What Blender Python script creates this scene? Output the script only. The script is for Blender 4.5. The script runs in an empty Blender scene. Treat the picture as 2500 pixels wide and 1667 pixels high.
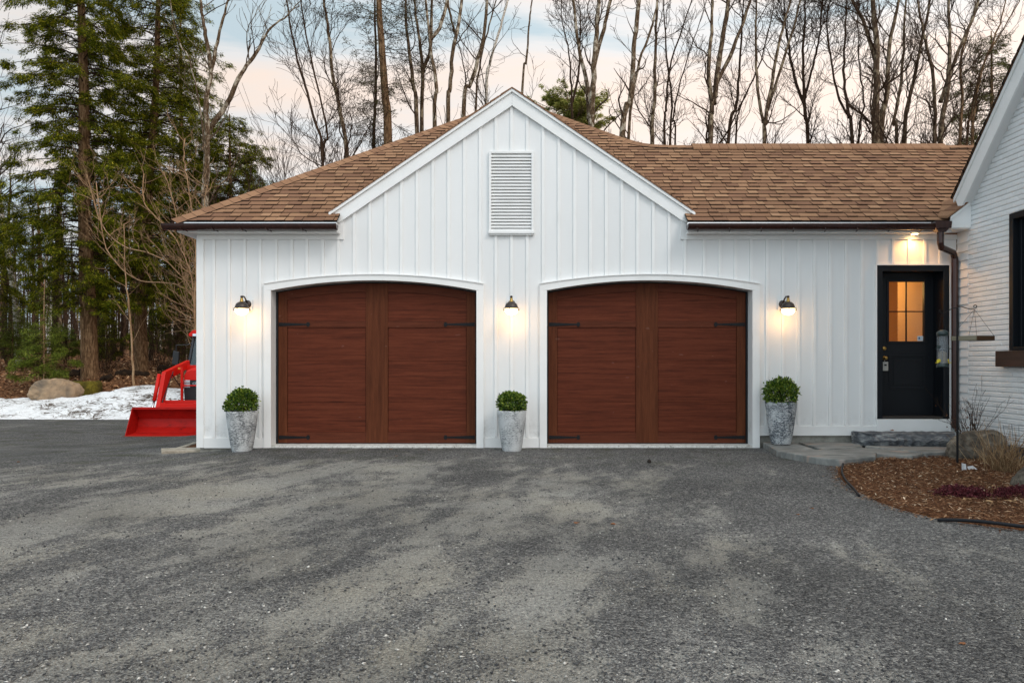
import bpy, math, random
import numpy as np
from mathutils import Vector, Matrix
random.seed(7); RNG = np.random.default_rng(7)
S = bpy.context.scene; COL = S.collection
R = math.radians
# ---------------------------------------------------------------- camera
F, H, D, CX = 1858.0, 1.19, 10.5, 0.14
cam = bpy.data.cameras.new('camera'); co = bpy.data.objects.new('camera', cam); COL.objects.link(co)
co.location = (CX, -D, H); co.rotation_euler = (R(90), 0, 0)
cam.sensor_width = 36; cam.lens = F/2500*36; cam.shift_x = -0.010; cam.shift_y = 0.0194
cam.clip_end = 2000; cam.clip_start = 0.05
S.camera = co
# ---------------------------------------------------------------- world, sun, exposure
w = bpy.data.worlds.new('World'); S.world = w; w.use_nodes = True
SUN_EL, SUN_ROT = R(42), R(144)
def build_world():
    nt = w.node_tree; N = nt.nodes; L = nt.links
    for n in list(N): N.remove(n)
    out = N.new('ShaderNodeOutputWorld'); bg = N.new('ShaderNodeBackground'); bg.inputs[1].default_value = 1.0
    sky = N.new('ShaderNodeTexSky'); sky.sky_type = 'NISHITA'; sky.sun_disc = False
    sky.sun_elevation = SUN_EL; sky.sun_rotation = SUN_ROT; sky.dust_density = 2.0
    sm = N.new('ShaderNodeVectorMath'); sm.operation = 'SCALE'; sm.inputs['Scale'].default_value = 0.075
    L.new(sky.outputs[0], sm.inputs[0])
    tc = N.new('ShaderNodeTexCoord')
    mp = N.new('ShaderNodeMapping'); mp.inputs['Scale'].default_value = (1.3, 1.3, 9.0); mp.inputs['Rotation'].default_value = (R(4), R(-7), 0)
    mp.inputs['Location'].default_value = (0.3, 0.0, 0.45)
    L.new(tc.outputs['Generated'], mp.inputs[0])
    nz = N.new('ShaderNodeTexNoise'); nz.inputs['Scale'].default_value = 1.5; nz.inputs['Detail'].default_value = 7; nz.inputs['Roughness'].default_value = 0.58; nz.inputs['Distortion'].default_value = 0.4
    L.new(mp.outputs[0], nz.inputs[0])
    rp = N.new('ShaderNodeValToRGB'); e = rp.color_ramp.elements
    e[0].position = 0.36; e[0].color = (0.57, 0.69, 0.75, 1); e[1].position = 0.64; e[1].color = (1.0, 0.84, 0.73, 1)
    m = e.new(0.48); m.color = (0.85, 0.84, 0.83, 1)
    # brightness rises to the right, overhead and behind the camera; the unseen side is boosted to light the facade
    sx = N.new('ShaderNodeSeparateXYZ'); L.new(tc.outputs['Generated'], sx.inputs[0])
    xb = N.new('ShaderNodeMath'); xb.operation = 'MULTIPLY_ADD'; xb.inputs[1].default_value = 0.20; L.new(sx.outputs[0], xb.inputs[0]); L.new(nz.outputs[0], xb.inputs[2]); L.new(xb.outputs[0], rp.inputs[0])
    mx = N.new('ShaderNodeMapRange'); mx.inputs[1].default_value = -0.5; mx.inputs[2].default_value = 0.5; mx.inputs[3].default_value = 0.94; mx.inputs[4].default_value = 1.20
    L.new(sx.outputs[0], mx.inputs[0])
    my = N.new('ShaderNodeMapRange'); my.inputs[1].default_value = 0.45; my.inputs[2].default_value = -0.8; my.inputs[3].default_value = 1.07; my.inputs[4].default_value = 1.9
    L.new(sx.outputs[1], my.inputs[0])
    mm = N.new('ShaderNodeMath'); mm.operation = 'MULTIPLY'; L.new(mx.outputs[0], mm.inputs[0]); L.new(my.outputs[0], mm.inputs[1])
    cs = N.new('ShaderNodeVectorMath'); cs.operation = 'SCALE'; L.new(rp.outputs[0], cs.inputs[0]); L.new(mm.outputs[0], cs.inputs['Scale'])
    mix = N.new('ShaderNodeMix'); mix.data_type = 'RGBA'; mix.inputs[0].default_value = 0.92
    L.new(sm.outputs[0], mix.inputs[6]); L.new(cs.outputs[0], mix.inputs[7])
    # unseen sky behind the camera is tinted bluer to cool the white walls
    bt = N.new('ShaderNodeMapRange'); bt.inputs[1].default_value = 0.35; bt.inputs[2].default_value = -0.4; bt.inputs[3].default_value = 0.0; bt.inputs[4].default_value = 1.0; L.new(sx.outputs[1], bt.inputs[0])
    tn = N.new('ShaderNodeMix'); tn.data_type = 'RGBA'; tn.blend_type = 'MULTIPLY'; tn.inputs[7].default_value = (0.92, 1.0, 1.06, 1); L.new(bt.outputs[0], tn.inputs[0]); L.new(mix.outputs[2], tn.inputs[6])
    L.new(tn.outputs[2], bg.inputs[0]); L.new(bg.outputs[0], out.inputs[0])
build_world()
sd = bpy.data.lights.new('sun', 'SUN'); sd.energy = 0.75; sd.angle = R(16); sd.color = (1.0, 0.97, 0.94)
so = bpy.data.objects.new('sun', sd); COL.objects.link(so)
# sun stands behind the camera, to its right
sdir = Vector((0.55, -0.75, 0.85)); so.rotation_euler = sdir.to_track_quat('Z', 'Y').to_euler()
vs = S.view_settings; vs.view_transform = 'Standard'; vs.look = 'None'; vs.exposure = 0.0; vs.gamma = 1.0
S.render.engine = 'CYCLES'

# ---------------------------------------------------------------- helpers
def W(px, py, d):            # a measured photo pixel at camera distance d, as a world point
    return Vector((CX+(px-1275)*d/F, d-D, H+(882-py)*d/F))
def XW(px, d=10.5): return CX+(px-1275)*d/F
def ZW(py, d=10.5): return H+(882-py)*d/F
def lin(r, g, b):
    f = lambda c: (c/255/12.92) if c/255 <= 0.04045 else ((c/255+0.055)/1.055)**2.4
    return (f(r), f(g), f(b), 1)
def link(o, parent=None):
    COL.objects.link(o)
    if parent is not None: o.parent = parent
    return o
def tag(o, label=None, cat=None, group=None, kind=None):
    if label: o['label'] = label
    if cat: o['category'] = cat
    if group: o['group'] = group
    if kind: o['kind'] = kind
    return o
def thing(name, loc, label, cat, group=None):
    o = bpy.data.objects.new(name, None); o.empty_display_size = 0.1; COL.objects.link(o); o.location = loc
    return tag(o, label, cat, group)
class MB:
    def __init__(s): s.v = []; s.f = []; s.t = []
    def add(s, vs_, fs_, tone=None):
        n = len(s.v); s.v += [tuple(v) for v in vs_]; s.f += [tuple(i+n for i in f) for f in fs_]
        s.t += [tone if tone is not None else 0.5]*len(fs_)
    def box(s, x0, x1, y0, y1, z0, z1, tone=None):
        s.add([(x0,y0,z0),(x1,y0,z0),(x1,y1,z0),(x0,y1,z0),(x0,y0,z1),(x1,y0,z1),(x1,y1,z1),(x0,y1,z1)],
              [(0,3,2,1),(4,5,6,7),(0,1,5,4),(1,2,6,5),(2,3,7,6),(3,0,4,7)], tone)
    def quad(s, a, b, c, d, tone=None): s.add([a,b,c,d], [(0,1,2,3)], tone)
    def prism(s, poly, y0, y1, axis='y', tone=None):     # polygon in xz (axis y) / yz (axis x) / xy (axis z) extruded
        n = len(poly)
        P = (lambda p, t: (p[0], t, p[1])) if axis == 'y' else ((lambda p, t: (t, p[0], p[1])) if axis == 'x' else (lambda p, t: (p[0], p[1], t)))
        s.add([P(p, y0) for p in poly]+[P(p, y1) for p in poly],
              [tuple(range(n)), tuple(range(2*n-1, n-1, -1))]+[(i, i+n, (i+1) % n+n, (i+1) % n) for i in range(n)], tone)
    def tube(s, pts, rad, k=8, cap=True, tone=None):
        pts = [Vector(p) for p in pts]; n = len(pts)
        if not hasattr(rad, '__len__'): rad = [rad]*n
        vs_ = []; prev = None
        for i, p in enumerate(pts):
            t = (pts[min(i+1, n-1)]-pts[max(i-1, 0)]).normalized()
            if prev is None:
                a = t.cross(Vector((0, 0, 1)) if abs(t.z) < 0.9 else Vector((1, 0, 0))).normalized()
            else:
                a = (prev-t*prev.dot(t)).normalized()
            prev = a; b = t.cross(a)
            for j in range(k):
                an = 2*math.pi*j/k; vs_.append(p+(a*math.cos(an)+b*math.sin(an))*rad[i])
        fs_ = [(i*k+j, i*k+(j+1) % k, (i+1)*k+(j+1) % k, (i+1)*k+j) for i in range(n-1) for j in range(k)]
        if cap: fs_ += [tuple(range(k-1, -1, -1)), tuple((n-1)*k+j for j in range(k))]
        s.add(vs_, fs_, tone)
    def lathe(s, prof, c=(0,0,0), k=24, tone=None):
        vs_ = []; n = len(prof)
        for r, z in prof:
            for j in range(k):
                a = 2*math.pi*j/k; vs_.append((c[0]+r*math.cos(a), c[1]+r*math.sin(a), c[2]+z))
        s.add(vs_, [(i*k+j, i*k+(j+1) % k, (i+1)*k+(j+1) % k, (i+1)*k+j) for i in range(n-1) for j in range(k)], tone)
    def build(s, name, mat, parent=None, smooth=False, bevel=0, loc=None):
        me = bpy.data.meshes.new(name)
        off = Vector((0,0,0))
        if parent is not None: off = parent.matrix_basis.translation if parent.parent is None else parent.parent.matrix_basis.translation
        v = [(p[0]-off[0], p[1]-off[1], p[2]-off[2]) for p in s.v]
        me.from_pydata(v, [], s.f); me.update()
        if any(t != 0.5 for t in s.t):
            at = me.attributes.new('tone', 'FLOAT', 'FACE'); at.data.foreach_set('value', s.t)
        return finish(me, name, mat, parent, smooth, bevel)
def finish(me, name, mat, parent, smooth=False, bevel=0):
    me.materials.append(mat)
    if smooth: me.shade_smooth()
    o = bpy.data.objects.new(name, me); link(o, parent)
    if bevel:
        b = o.modifiers.new('bevel', 'BEVEL'); b.width = bevel; b.segments = 2; b.limit_method = 'ANGLE'; b.angle_limit = R(40)
    return o
def npmesh(name, v, faces_n, idx, mat, parent=None, smooth=False):
    """v (N,3) world, idx flat loop indices, faces_n loops per face"""
    me = bpy.data.meshes.new(name); off = np.zeros(3)
    if parent is not None: off = np.array(parent.matrix_basis.translation if parent.parent is None else parent.parent.matrix_basis.translation)
    v = np.asarray(v, dtype=np.float32)-off.astype(np.float32)
    me.vertices.add(len(v)); me.vertices.foreach_set('co', v.ravel())
    nf = len(idx)//faces_n; me.loops.add(len(idx)); me.loops.foreach_set('vertex_index', np.asarray(idx, dtype=np.int32))
    me.polygons.add(nf); me.polygons.foreach_set('loop_start', np.arange(nf, dtype=np.int32)*faces_n)
    me.update(calc_edges=True)
    return finish(me, name, mat, parent, smooth)
def segs_mesh(name, segs, k, mat, parent=None, smooth=True):
    a = np.array(segs, dtype=np.float64)     # x0 y0 z0 x1 y1 z1 r0 r1
    p0, p1, r0, r1 = a[:, 0:3], a[:, 3:6], a[:, 6], a[:, 7]
    t = p1-p0; t /= np.linalg.norm(t, axis=1)[:, None]+1e-9
    ref = np.where(np.abs(t[:, 2:3]) < 0.9, np.array([[0, 0, 1.0]]), np.array([[1.0, 0, 0]]))
    u = np.cross(t, ref); u /= np.linalg.norm(u, axis=1)[:, None]+1e-9; b = np.cross(t, u)
    ang = 2*np.pi*np.arange(k)/k; c, s_ = np.cos(ang), np.sin(ang)
    ring = u[:, None, :]*c[None, :, None]+b[:, None, :]*s_[None, :, None]
    v = np.stack([p0[:, None]+ring*r0[:, None, None], p1[:, None]+ring*r1[:, None, None]], 1)   # n,2,k,3
    n = len(a); base = np.arange(n)[:, None]*2*k; j = np.arange(k); jn = (j+1) % k
    q = np.stack([base+j, base+jn, base+k+jn, base+k+j], 2).reshape(-1)
    return npmesh(name, v.reshape(-1, 3), 4, q, mat, parent, smooth)
def copy_tree(o, parent=None):
    c = o.copy(); COL.objects.link(c); c.parent = parent
    for ch in [x for x in o.children]: copy_tree(ch, c)
    return c
def sstep(a, b, x):
    t = np.clip((np.asarray(x, dtype=float)-a)/(b-a), 0, 1); return t*t*(3-2*t)
_g = RNG.random((64, 64))
def vnoise(x, y):
    x = np.asarray(x, dtype=float); y = np.asarray(y, dtype=float)
    xi = np.floor(x).astype(int); yi = np.floor(y).astype(int); fx = x-xi; fy = y-yi
    fx = fx*fx*(3-2*fx); fy = fy*fy*(3-2*fy); g = lambda i, j: _g[i % 64, j % 64]
    return (g(xi, yi)*(1-fx)+g(xi+1, yi)*fx)*(1-fy)+(g(xi, yi+1)*(1-fx)+g(xi+1, yi+1)*fx)*fy
def fbm(x, y, o=4):
    s_ = 0; a = 0.5
    for i in range(o): s_ = s_+a*vnoise(x*2**i+17*i, y*2**i+31*i); a *= 0.5
    return s_

# ---------------------------------------------------------------- materials
def mat(name, col=(0.5,0.5,0.5,1), rough=0.6, metal=0.0, spec=0.5, emit=None, es=0.0):
    m = bpy.data.materials.new(name); m.use_nodes = True; p = m.node_tree.nodes['Principled BSDF']
    p.inputs['Base Color'].default_value = col; p.inputs['Roughness'].default_value = rough; p.inputs['Metallic'].default_value = metal
    p.inputs['Specular IOR Level'].default_value = spec
    if emit: p.inputs['Emission Color'].default_value = emit; p.inputs['Emission Strength'].default_value = es
    return m
class NT:
    def __init__(s, m): s.m = m; s.nt = m.node_tree; s.p = s.nt.nodes['Principled BSDF']
    def n(s, t, **kw):
        x = s.nt.nodes.new('ShaderNode'+t)
        for k, v in kw.items():
            if k.startswith('i_'):
                x.inputs[k[2:].replace('_', ' ')].default_value = v
            else: setattr(x, k, v)
        return x
    def l(s, a, b): s.nt.links.new(a, b)
    def coord(s, scale=(1,1,1), rot=(0,0,0)):
        g = s.n('NewGeometry'); mp = s.n('Mapping'); mp.inputs['Scale'].default_value = scale; mp.inputs['Rotation'].default_value = rot
        s.l(g.outputs['Position'], mp.inputs[0]); return mp.outputs[0]
    def noise(s, co, scale, detail=3, rough=0.55, dist=0):
        x = s.n('TexNoise'); x.inputs['Scale'].default_value = scale; x.inputs['Detail'].default_value = detail
        x.inputs['Roughness'].default_value = rough; x.inputs['Distortion'].default_value = dist
        s.l(co, x.inputs['Vector']); return x.outputs[0]
    def ramp(s, fac, stops):
        r = s.n('ValToRGB'); e = r.color_ramp.elements
        while len(e) > 1: e.remove(e[-1])
        e[0].position = stops[0][0]; e[0].color = stops[0][1]
        for p_, c in stops[1:]:
            q = e.new(p_); q.color = c
        s.l(fac, r.inputs[0]); return r.outputs[0]
    def mix(s, f, a, b, mode='MIX'):
        x = s.n('Mix', data_type='RGBA', blend_type=mode)
        for inp, v in ((x.inputs[0], f), (x.inputs[6], a), (x.inputs[7], b)):
            if hasattr(v, 'is_linked') or isinstance(v, bpy.types.NodeSocket): s.l(v, inp)
            else: inp.default_value = v
        return x.outputs[2]
    def math(s, op, a, b=0.0):
        x = s.n('Math', operation=op)
        for inp, v in ((x.inputs[0], a), (x.inputs[1], b)):
            if isinstance(v, bpy.types.NodeSocket): s.l(v, inp)
            else: inp.default_value = v
        return x.outputs[0]
    def bump(s, h, strength=0.3, dist=0.01):
        b = s.n('Bump'); b.inputs['Strength'].default_value = strength; b.inputs['Distance'].default_value = dist
        s.l(h, b.inputs['Height']); s.l(b.outputs[0], s.p.inputs['Normal']); return b
    def base(s, c): s.l(c, s.p.inputs['Base Color'])
    def island(s): return s.n('NewGeometry').outputs['Random Per Island']
def g1(v): return (v, v, v, 1)

M = {}
# painted siding
m = mat('white_paint', (0.80, 0.80, 0.79, 1), 0.5); t = NT(m); c = t.coord((1.2, 3, 26)); nz = t.noise(c, 5, 4)
wb = t.ramp(t.noise(t.coord((1, 1, 0.5)), 1.1, 4), [(0.3, (0.76, 0.765, 0.76, 1)), (0.7, (0.82, 0.825, 0.82, 1))])
sz = t.n('SeparateXYZ'); t.l(t.coord(), sz.inputs[0]); zr = t.n('MapRange'); zr.inputs[1].default_value = 0.55; zr.inputs[2].default_value = 0.0; t.l(sz.outputs[2], zr.inputs[0])
dirt = t.math('MULTIPLY', zr.outputs[0], t.ramp(t.noise(t.coord(), 9, 6, 0.8), [(0.45, g1(0)), (0.7, g1(0.6))])); wb = t.mix(dirt, wb, lin(150, 146, 134)); t.base(wb)
t.bump(nz, 0.25, 0.004); M['white'] = m
m = mat('white_trim', (0.84, 0.84, 0.83, 1), 0.42); t = NT(m); t.base(t.ramp(t.noise(t.coord(), 3, 5), [(0.25, (0.78, 0.78, 0.765, 1)), (0.6, (0.85, 0.85, 0.84, 1))])); M['trim'] = m
m = mat('soffit_white', (0.78, 0.78, 0.77, 1), 0.55); M['soffit'] = m
m = mat('painted_brick', (0.80, 0.80, 0.80, 1), 0.45); t = NT(m)
c = t.coord(); sp = t.noise(c, 55, 4); t.base(t.mix(t.math('GREATER_THAN', t.noise(c, 23, 2), 0.77), t.ramp(t.island(), [(0, (0.75, 0.76, 0.76, 1)), (1, (0.83, 0.835, 0.84, 1))]), (0.10, 0.09, 0.08, 1)))
t.bump(sp, 0.5, 0.006); M['brick'] = m
# shingles
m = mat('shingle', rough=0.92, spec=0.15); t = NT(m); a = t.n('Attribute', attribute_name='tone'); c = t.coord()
bc = t.ramp(a.outputs['Fac'], [(0.0, (0.008, 0.007, 0.006, 1)), (0.04, (0.008, 0.007, 0.006, 1)), (0.06, lin(128, 98, 80)), (0.3, lin(138, 107, 86)), (0.6, lin(150, 118, 94)), (1.0, lin(163, 131, 106))])  # lowest stops: black asphalt edge, doubling as painted butt shadow
gr = t.noise(c, 260, 2); bc = t.mix(0.55, bc, t.ramp(gr, [(0.3, g1(0.25)), (0.7, g1(1.0))]), 'MULTIPLY')
bc = t.mix(0.35, bc, t.ramp(t.noise(c, 1.3, 4), [(0.3, g1(0.45)), (0.7, g1(1.0))]), 'MULTIPLY')
bc = t.mix(1.0, bc, (1.30, 1.22, 1.12, 1), 'MULTIPLY')
t.base(bc); t.bump(gr, 0.5, 0.004); M['shingle'] = m
# wood of the garage doors
def wood(name, sc, c0, c1, c2):
    m = mat(name, rough=0.62, spec=0.12); t = NT(m)
    c = t.coord(sc); n1 = t.noise(c, 3.2, 6, 0.72, 0.25); n2 = t.noise(t.coord(tuple(x*4 for x in sc)), 6, 3)
    b = t.ramp(n1, [(0.32, c0), (0.5, c1), (0.66, c2)])
    b = t.mix(0.38, b, t.ramp(n2, [(0.3, g1(0.45)), (0.65, g1(1.0))]), 'MULTIPLY')
    sc2 = t.noise(t.coord((3, 1, 7)), 2.4, 1); b = t.mix(t.math('MULTIPLY', t.math('GREATER_THAN', sc2, 0.79), 0.07), b, (0.5, 0.35, 0.3, 1))
    t.base(b); t.bump(n2, 0.25, 0.003); return m
M['wood_h'] = wood('mahogany_panel', (0.45, 1, 11), lin(70, 33, 21), lin(96, 46, 29), lin(108, 55, 36))
M['wood_v'] = wood('mahogany_stile', (9, 1, 0.5), lin(78, 40, 23), lin(92, 49, 29), lin(102, 56, 34))
M['wood_r'] = wood('mahogany_rail', (0.5, 1, 12), lin(76, 38, 24), lin(91, 46, 30), lin(101, 53, 35))
M['iron'] = mat('black_iron', (0.006, 0.006, 0.007, 1), 0.55, spec=0.25)
M['rubber'] = mat('black_rubber', (0.008, 0.009, 0.012, 1), 0.6, spec=0.3)
m = mat('black_door_paint', (0.005, 0.007, 0.010, 1), 0.42, spec=0.28); t = NT(m); t.bump(t.noise(t.coord((20, 20, 4)), 12, 3), 0.12, 0.002); M['blackdoor'] = m
m = mat('brown_gutter', (0.035, 0.012, 0.009, 1), 0.22, 0.2); t = NT(m); t.base(t.ramp(t.noise(t.coord((4, 4, 1)), 5, 3), [(0.3, (0.028, 0.010, 0.008, 1)), (0.7, (0.05, 0.018, 0.013, 1))])); M['gutter'] = m
m = mat('aluminium_drip', (0.62, 0.63, 0.65, 1), 0.35, 0.6); M['alu'] = m
m = mat('concrete', rough=0.9); t = NT(m); c = t.coord(); t.base(t.ramp(t.noise(c, 9, 6, 0.7), [(0.3, lin(120, 118, 110)), (0.6, lin(160, 158, 150))])); t.bump(t.noise(c, 60, 4), 0.4, 0.005); M['concrete'] = m
m = mat('white_sill', rough=0.8); t = NT(m); c = t.coord((3, 3, 3)); t.base(t.ramp(t.noise(c, 7, 6, 0.75), [(0.34, lin(110, 105, 96)), (0.46, lin(196, 195, 190)), (0.7, lin(222, 222, 218))])); M['sillpaint'] = m
# gravel
def gravel_mat():
    m = mat('gravel_ground', rough=0.95, spec=0.12); t = NT(m)
    c = t.coord(); 
    cr = t.coord((1.5, 0.5, 1), (0, 0, R(14)))
    v1 = t.n('TexVoronoi'); v1.inputs['Scale'].default_value = 70; t.l(c, v1.inputs['Vector'])
    v2 = t.n('TexVoronoi'); v2.inputs['Scale'].default_value = 170; t.l(c, v2.inputs['Vector'])
    sepc = t.n('SeparateColor'); t.l(v1.outputs['Color'], sepc.inputs[0])
    sepd = t.n('SeparateColor'); t.l(v2.outputs['Color'], sepd.inputs[0])
    stone = t.ramp(sepc.outputs[0], [(0.0, lin(36, 37, 40)), (0.35, lin(84, 85, 88)), (0.75, lin(126, 126, 126)), (0.93, lin(176, 174, 170)), (1.0, lin(220, 217, 210))])
    small = t.ramp(sepd.outputs[0], [(0.0, lin(50, 50, 52)), (0.6, lin(116, 115, 113)), (1.0, lin(200, 197, 190))])
    dark = t.mix(0.5, stone, small)
    silt = t.mix(0.36, t.ramp(t.noise(c, 42, 5, 0.7), [(0.3, lin(158, 157, 152)), (0.7, lin(230, 227, 217))]), small)
    warm = t.ramp(t.noise(c, 0.9, 3), [(0.4, (1, 1, 1, 1)), (0.75, (1.04, 1.0, 0.92, 1))]); silt = t.mix(1.0, silt, warm, 'MULTIPLY')
    at = t.n('Attribute', attribute_name='silt'); fine = t.noise(c, 16, 7, 0.85); fine2 = t.noise(t.coord((1.5, 0.8, 1), (0, 0, R(14))), 55, 4, 0.8)
    sx = t.n('SeparateXYZ'); g = t.n('NewGeometry'); t.l(g.outputs['Position'], sx.inputs[0])
    ry = t.n('MapRange'); ry.inputs[1].default_value = -2.6; ry.inputs[2].default_value = -0.4; ry.inputs[3].default_value = 0.0; ry.inputs[4].default_value = -0.16; t.l(sx.outputs[1], ry.inputs[0])
    msk = t.math('ADD', at.outputs['Fac'], t.math('ADD', t.math('MULTIPLY', t.math('SUBTRACT', fine, 0.5), 2.2), t.math('MULTIPLY', t.math('SUBTRACT', fine2, 0.5), 2.2)))
    f = t.ramp(msk, [(0.30, g1(0)), (0.88, g1(0.95))])
    col = t.mix(f, dark, silt)
    patch = t.ramp(t.noise(c, 0.5, 4), [(0.38, g1(0.72)), (0.62, g1(1.08))]); col = t.mix(1.0, col, patch, 'MULTIPLY')
    vv = t.n('TexVoronoi', feature='F1'); vv.inputs['Scale'].default_value = 38; vv.inputs['Randomness'].default_value = 1.0; t.l(t.coord((1, 1.7, 1), (0, 0, R(20))), vv.inputs['Vector'])
    col = t.mix(0.55, col, t.ramp(t.noise(t.coord((1.1, 2.0, 1), (0, 0, R(24))), 75, 4, 0.85), [(0.36, g1(0.30)), (0.5, g1(0.95)), (0.7, g1(1.45))]), 'MULTIPLY')
    col = t.mix(t.math('MULTIPLY', t.math('LESS_THAN', vv.outputs['Distance'], 0.16), 0.35), col, lin(50, 50, 52))
    moss = t.math('MULTIPLY', t.ramp(t.noise(c, 2.2, 4), [(0.5, g1(0)), (0.7, g1(1))]), t.math('MULTIPLY', ry.outputs[0], -3.5))
    col = t.mix(moss, col, lin(74, 76, 48))
    t.base(col)
    h = t.math('ADD', t.math('MULTIPLY', v1.outputs['Distance'], -1.0), t.math('MULTIPLY', v2.outputs['Distance'], -0.4))
    h = t.math('ADD', h, t.math('MULTIPLY', fine, 0.9))
    t.bump(h, 0.9, 0.028); return m
M['gravel'] = gravel_mat()
def rand_mat(name, stops, rough=0.8, spec=0.2, nscale=None, transl=0.0):
    m = mat(name, rough=rough, spec=spec); t = NT(m); b = t.ramp(t.island(), stops)
    if nscale: b = t.mix(0.6, b, t.ramp(t.noise(t.coord(), nscale, 4), [(0.3, g1(0.5)), (0.7, g1(1.15))]), 'MULTIPLY')
    t.base(b)
    if transl:
        out = t.nt.nodes['Material Output']; tr = t.n('BsdfTranslucent'); ms = t.n('MixShader'); ms.inputs[0].default_value = transl
        t.l(b, tr.inputs[0]); t.l(t.p.outputs[0], ms.inputs[1]); t.l(tr.outputs[0], ms.inputs[2]); t.l(ms.outputs[0], out.inputs[0])
    return m
M['stones'] = rand_mat('loose_stones', [(0, lin(52, 53, 57)), (0.45, lin(108, 108, 108)), (0.85, lin(150, 149, 145)), (0.965, lin(184, 181, 174)), (1, lin(228, 225, 218))], 0.85, nscale=60)
M['chips'] = rand_mat('wood_chips', [(0, lin(58, 36, 24)), (0.4, lin(98, 64, 43)), (0.75, lin(130, 92, 64)), (0.93, lin(168, 134, 102)), (1, lin(208, 188, 162))], 0.9, nscale=12)
m = mat('mulch_soil', rough=0.95, spec=0.1); t = NT(m); c = t.coord(); n = t.noise(c, 45, 5, 0.8, 0.8)
t.base(t.ramp(n, [(0.35, lin(44, 28, 19)), (0.5, lin(96, 62, 41)), (0.62, lin(140, 100, 70))])); t.bump(n, 0.9, 0.02); M['mulch'] = m
M['litter'] = rand_mat('leaf_litter', [(0, lin(84, 54, 36)), (0.5, lin(142, 98, 66)), (0.85, lin(184, 136, 96)), (1, lin(224, 190, 150))], 0.9, nscale=1.5)
m = mat('forest_ground', rough=0.95, spec=0.1); t = NT(m); c = t.coord()
b = t.ramp(t.noise(c, 5, 6, 0.75), [(0.3, lin(64, 42, 29)), (0.5, lin(124, 86, 60)), (0.68, lin(172, 130, 96))]); b = t.mix(0.6, b, t.ramp(t.noise(c, 0.6, 4), [(0.35, g1(0.45)), (0.65, g1(1.1))]), 'MULTIPLY'); t.base(b); t.bump(t.noise(c, 18, 5, 0.7), 0.8, 0.05); M['forest'] = m
def bark(name, c0, c1, c2, sc=(6, 6, 1.5), lich=None, b=0.9):
    m = mat(name, rough=0.95, spec=0.1); t = NT(m); c = t.coord(sc); n1 = t.noise(c, 3.0, 6, 0.7, 0.3)
    bc = t.ramp(n1, [(0.3, c0), (0.5, c1), (0.7, c2)])
    if lich: bc = t.mix(t.ramp(t.noise(t.coord((1.5, 1.5, 1)), 3.2, 6, 0.7), [(0.50, g1(0)), (0.60, g1(0.85))]), bc, lich)
    t.base(bc); t.bump(n1, b, 0.03); return m
M['bark_brown'] = bark('brown_bark', lin(56, 40, 29), lin(112, 86, 62), lin(168, 138, 106))
M['bark_grey'] = bark('grey_bark', lin(40, 30, 23), lin(76, 60, 47), lin(122, 102, 82), lich=lin(156, 140, 116))
M['bark_thin'] = bark('thin_twig_bark', lin(40, 29, 22), lin(64, 49, 38), lin(88, 70, 55))
M['bark_pale'] = bark('pale_twig_bark', lin(120, 94, 68), lin(160, 128, 96), lin(190, 160, 128))
M['bark_birch'] = bark('birch_bark', lin(96, 84, 72), lin(198, 188, 174), lin(226, 220, 210), (3, 3, 9))
M['bark_mottled'] = bark('mottled_bark', lin(40, 30, 22), lin(84, 67, 50), lin(136, 117, 96), lich=lin(190, 178, 158), sc=(8, 8, 3))
M['hemlock'] = rand_mat('hemlock_needles', [(0, (0.024, 0.038, 0.004, 1)), (0.45, (0.095, 0.125, 0.006, 1)), (0.8, (0.26, 0.27, 0.012, 1)), (1, (0.50, 0.43, 0.04, 1))], 0.75, 0.12, nscale=0.8, transl=0.28)
M['hemlock_olive'] = rand_mat('olive_needles', [(0, (0.05, 0.06, 0.016, 1)), (0.5, (0.11, 0.12, 0.03, 1)), (1, (0.22, 0.20, 0.06, 1))], 0.7, 0.2, nscale=0.8, transl=0.25)
M['pine'] = rand_mat('pine_needles', [(0, (0.18, 0.22, 0.04, 1)), (0.5, (0.36, 0.38, 0.09, 1)), (1, (0.55, 0.50, 0.17, 1))], 0.7, 0.2, nscale=0.7, transl=0.5)
M['sapling'] = rand_mat('sapling_needles', [(0, (0.07, 0.11, 0.015, 1)), (0.6, (0.18, 0.23, 0.025, 1)), (1, (0.30, 0.33, 0.05, 1))], 0.7, 0.2, nscale=1.5, transl=0.3)
M['deadneedle'] = rand_mat('dry_needles', [(0, (0.05, 0.035, 0.02, 1)), (0.7, (0.09, 0.07, 0.035, 1)), (1, (0.10, 0.12, 0.04, 1))], 0.8, 0.1, transl=0.2)
M['box'] = rand_mat('boxwood_leaves', [(0, (0.015, 0.042, 0.006, 1)), (0.35, (0.05, 0.11, 0.012, 1)), (0.75, (0.15, 0.23, 0.026, 1)), (1, (0.32, 0.38, 0.06, 1))], 0.42, 0.45, transl=0.25)
M['dryleaf'] = rand_mat('dry_brown_leaves', [(0, lin(90, 54, 36)), (1, lin(152, 106, 74))], 0.8)
M['redcover'] = rand_mat('red_groundcover', [(0, (0.035, 0.008, 0.010, 1)), (0.6, (0.10, 0.018, 0.024, 1)), (1, (0.19, 0.05, 0.06, 1))], 0.7, transl=0.2)
M['straw'] = rand_mat('dry_stalks', [(0, lin(110, 82, 58)), (0.6, lin(158, 128, 94)), (1, lin(196, 168, 130))], 0.85)
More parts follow.
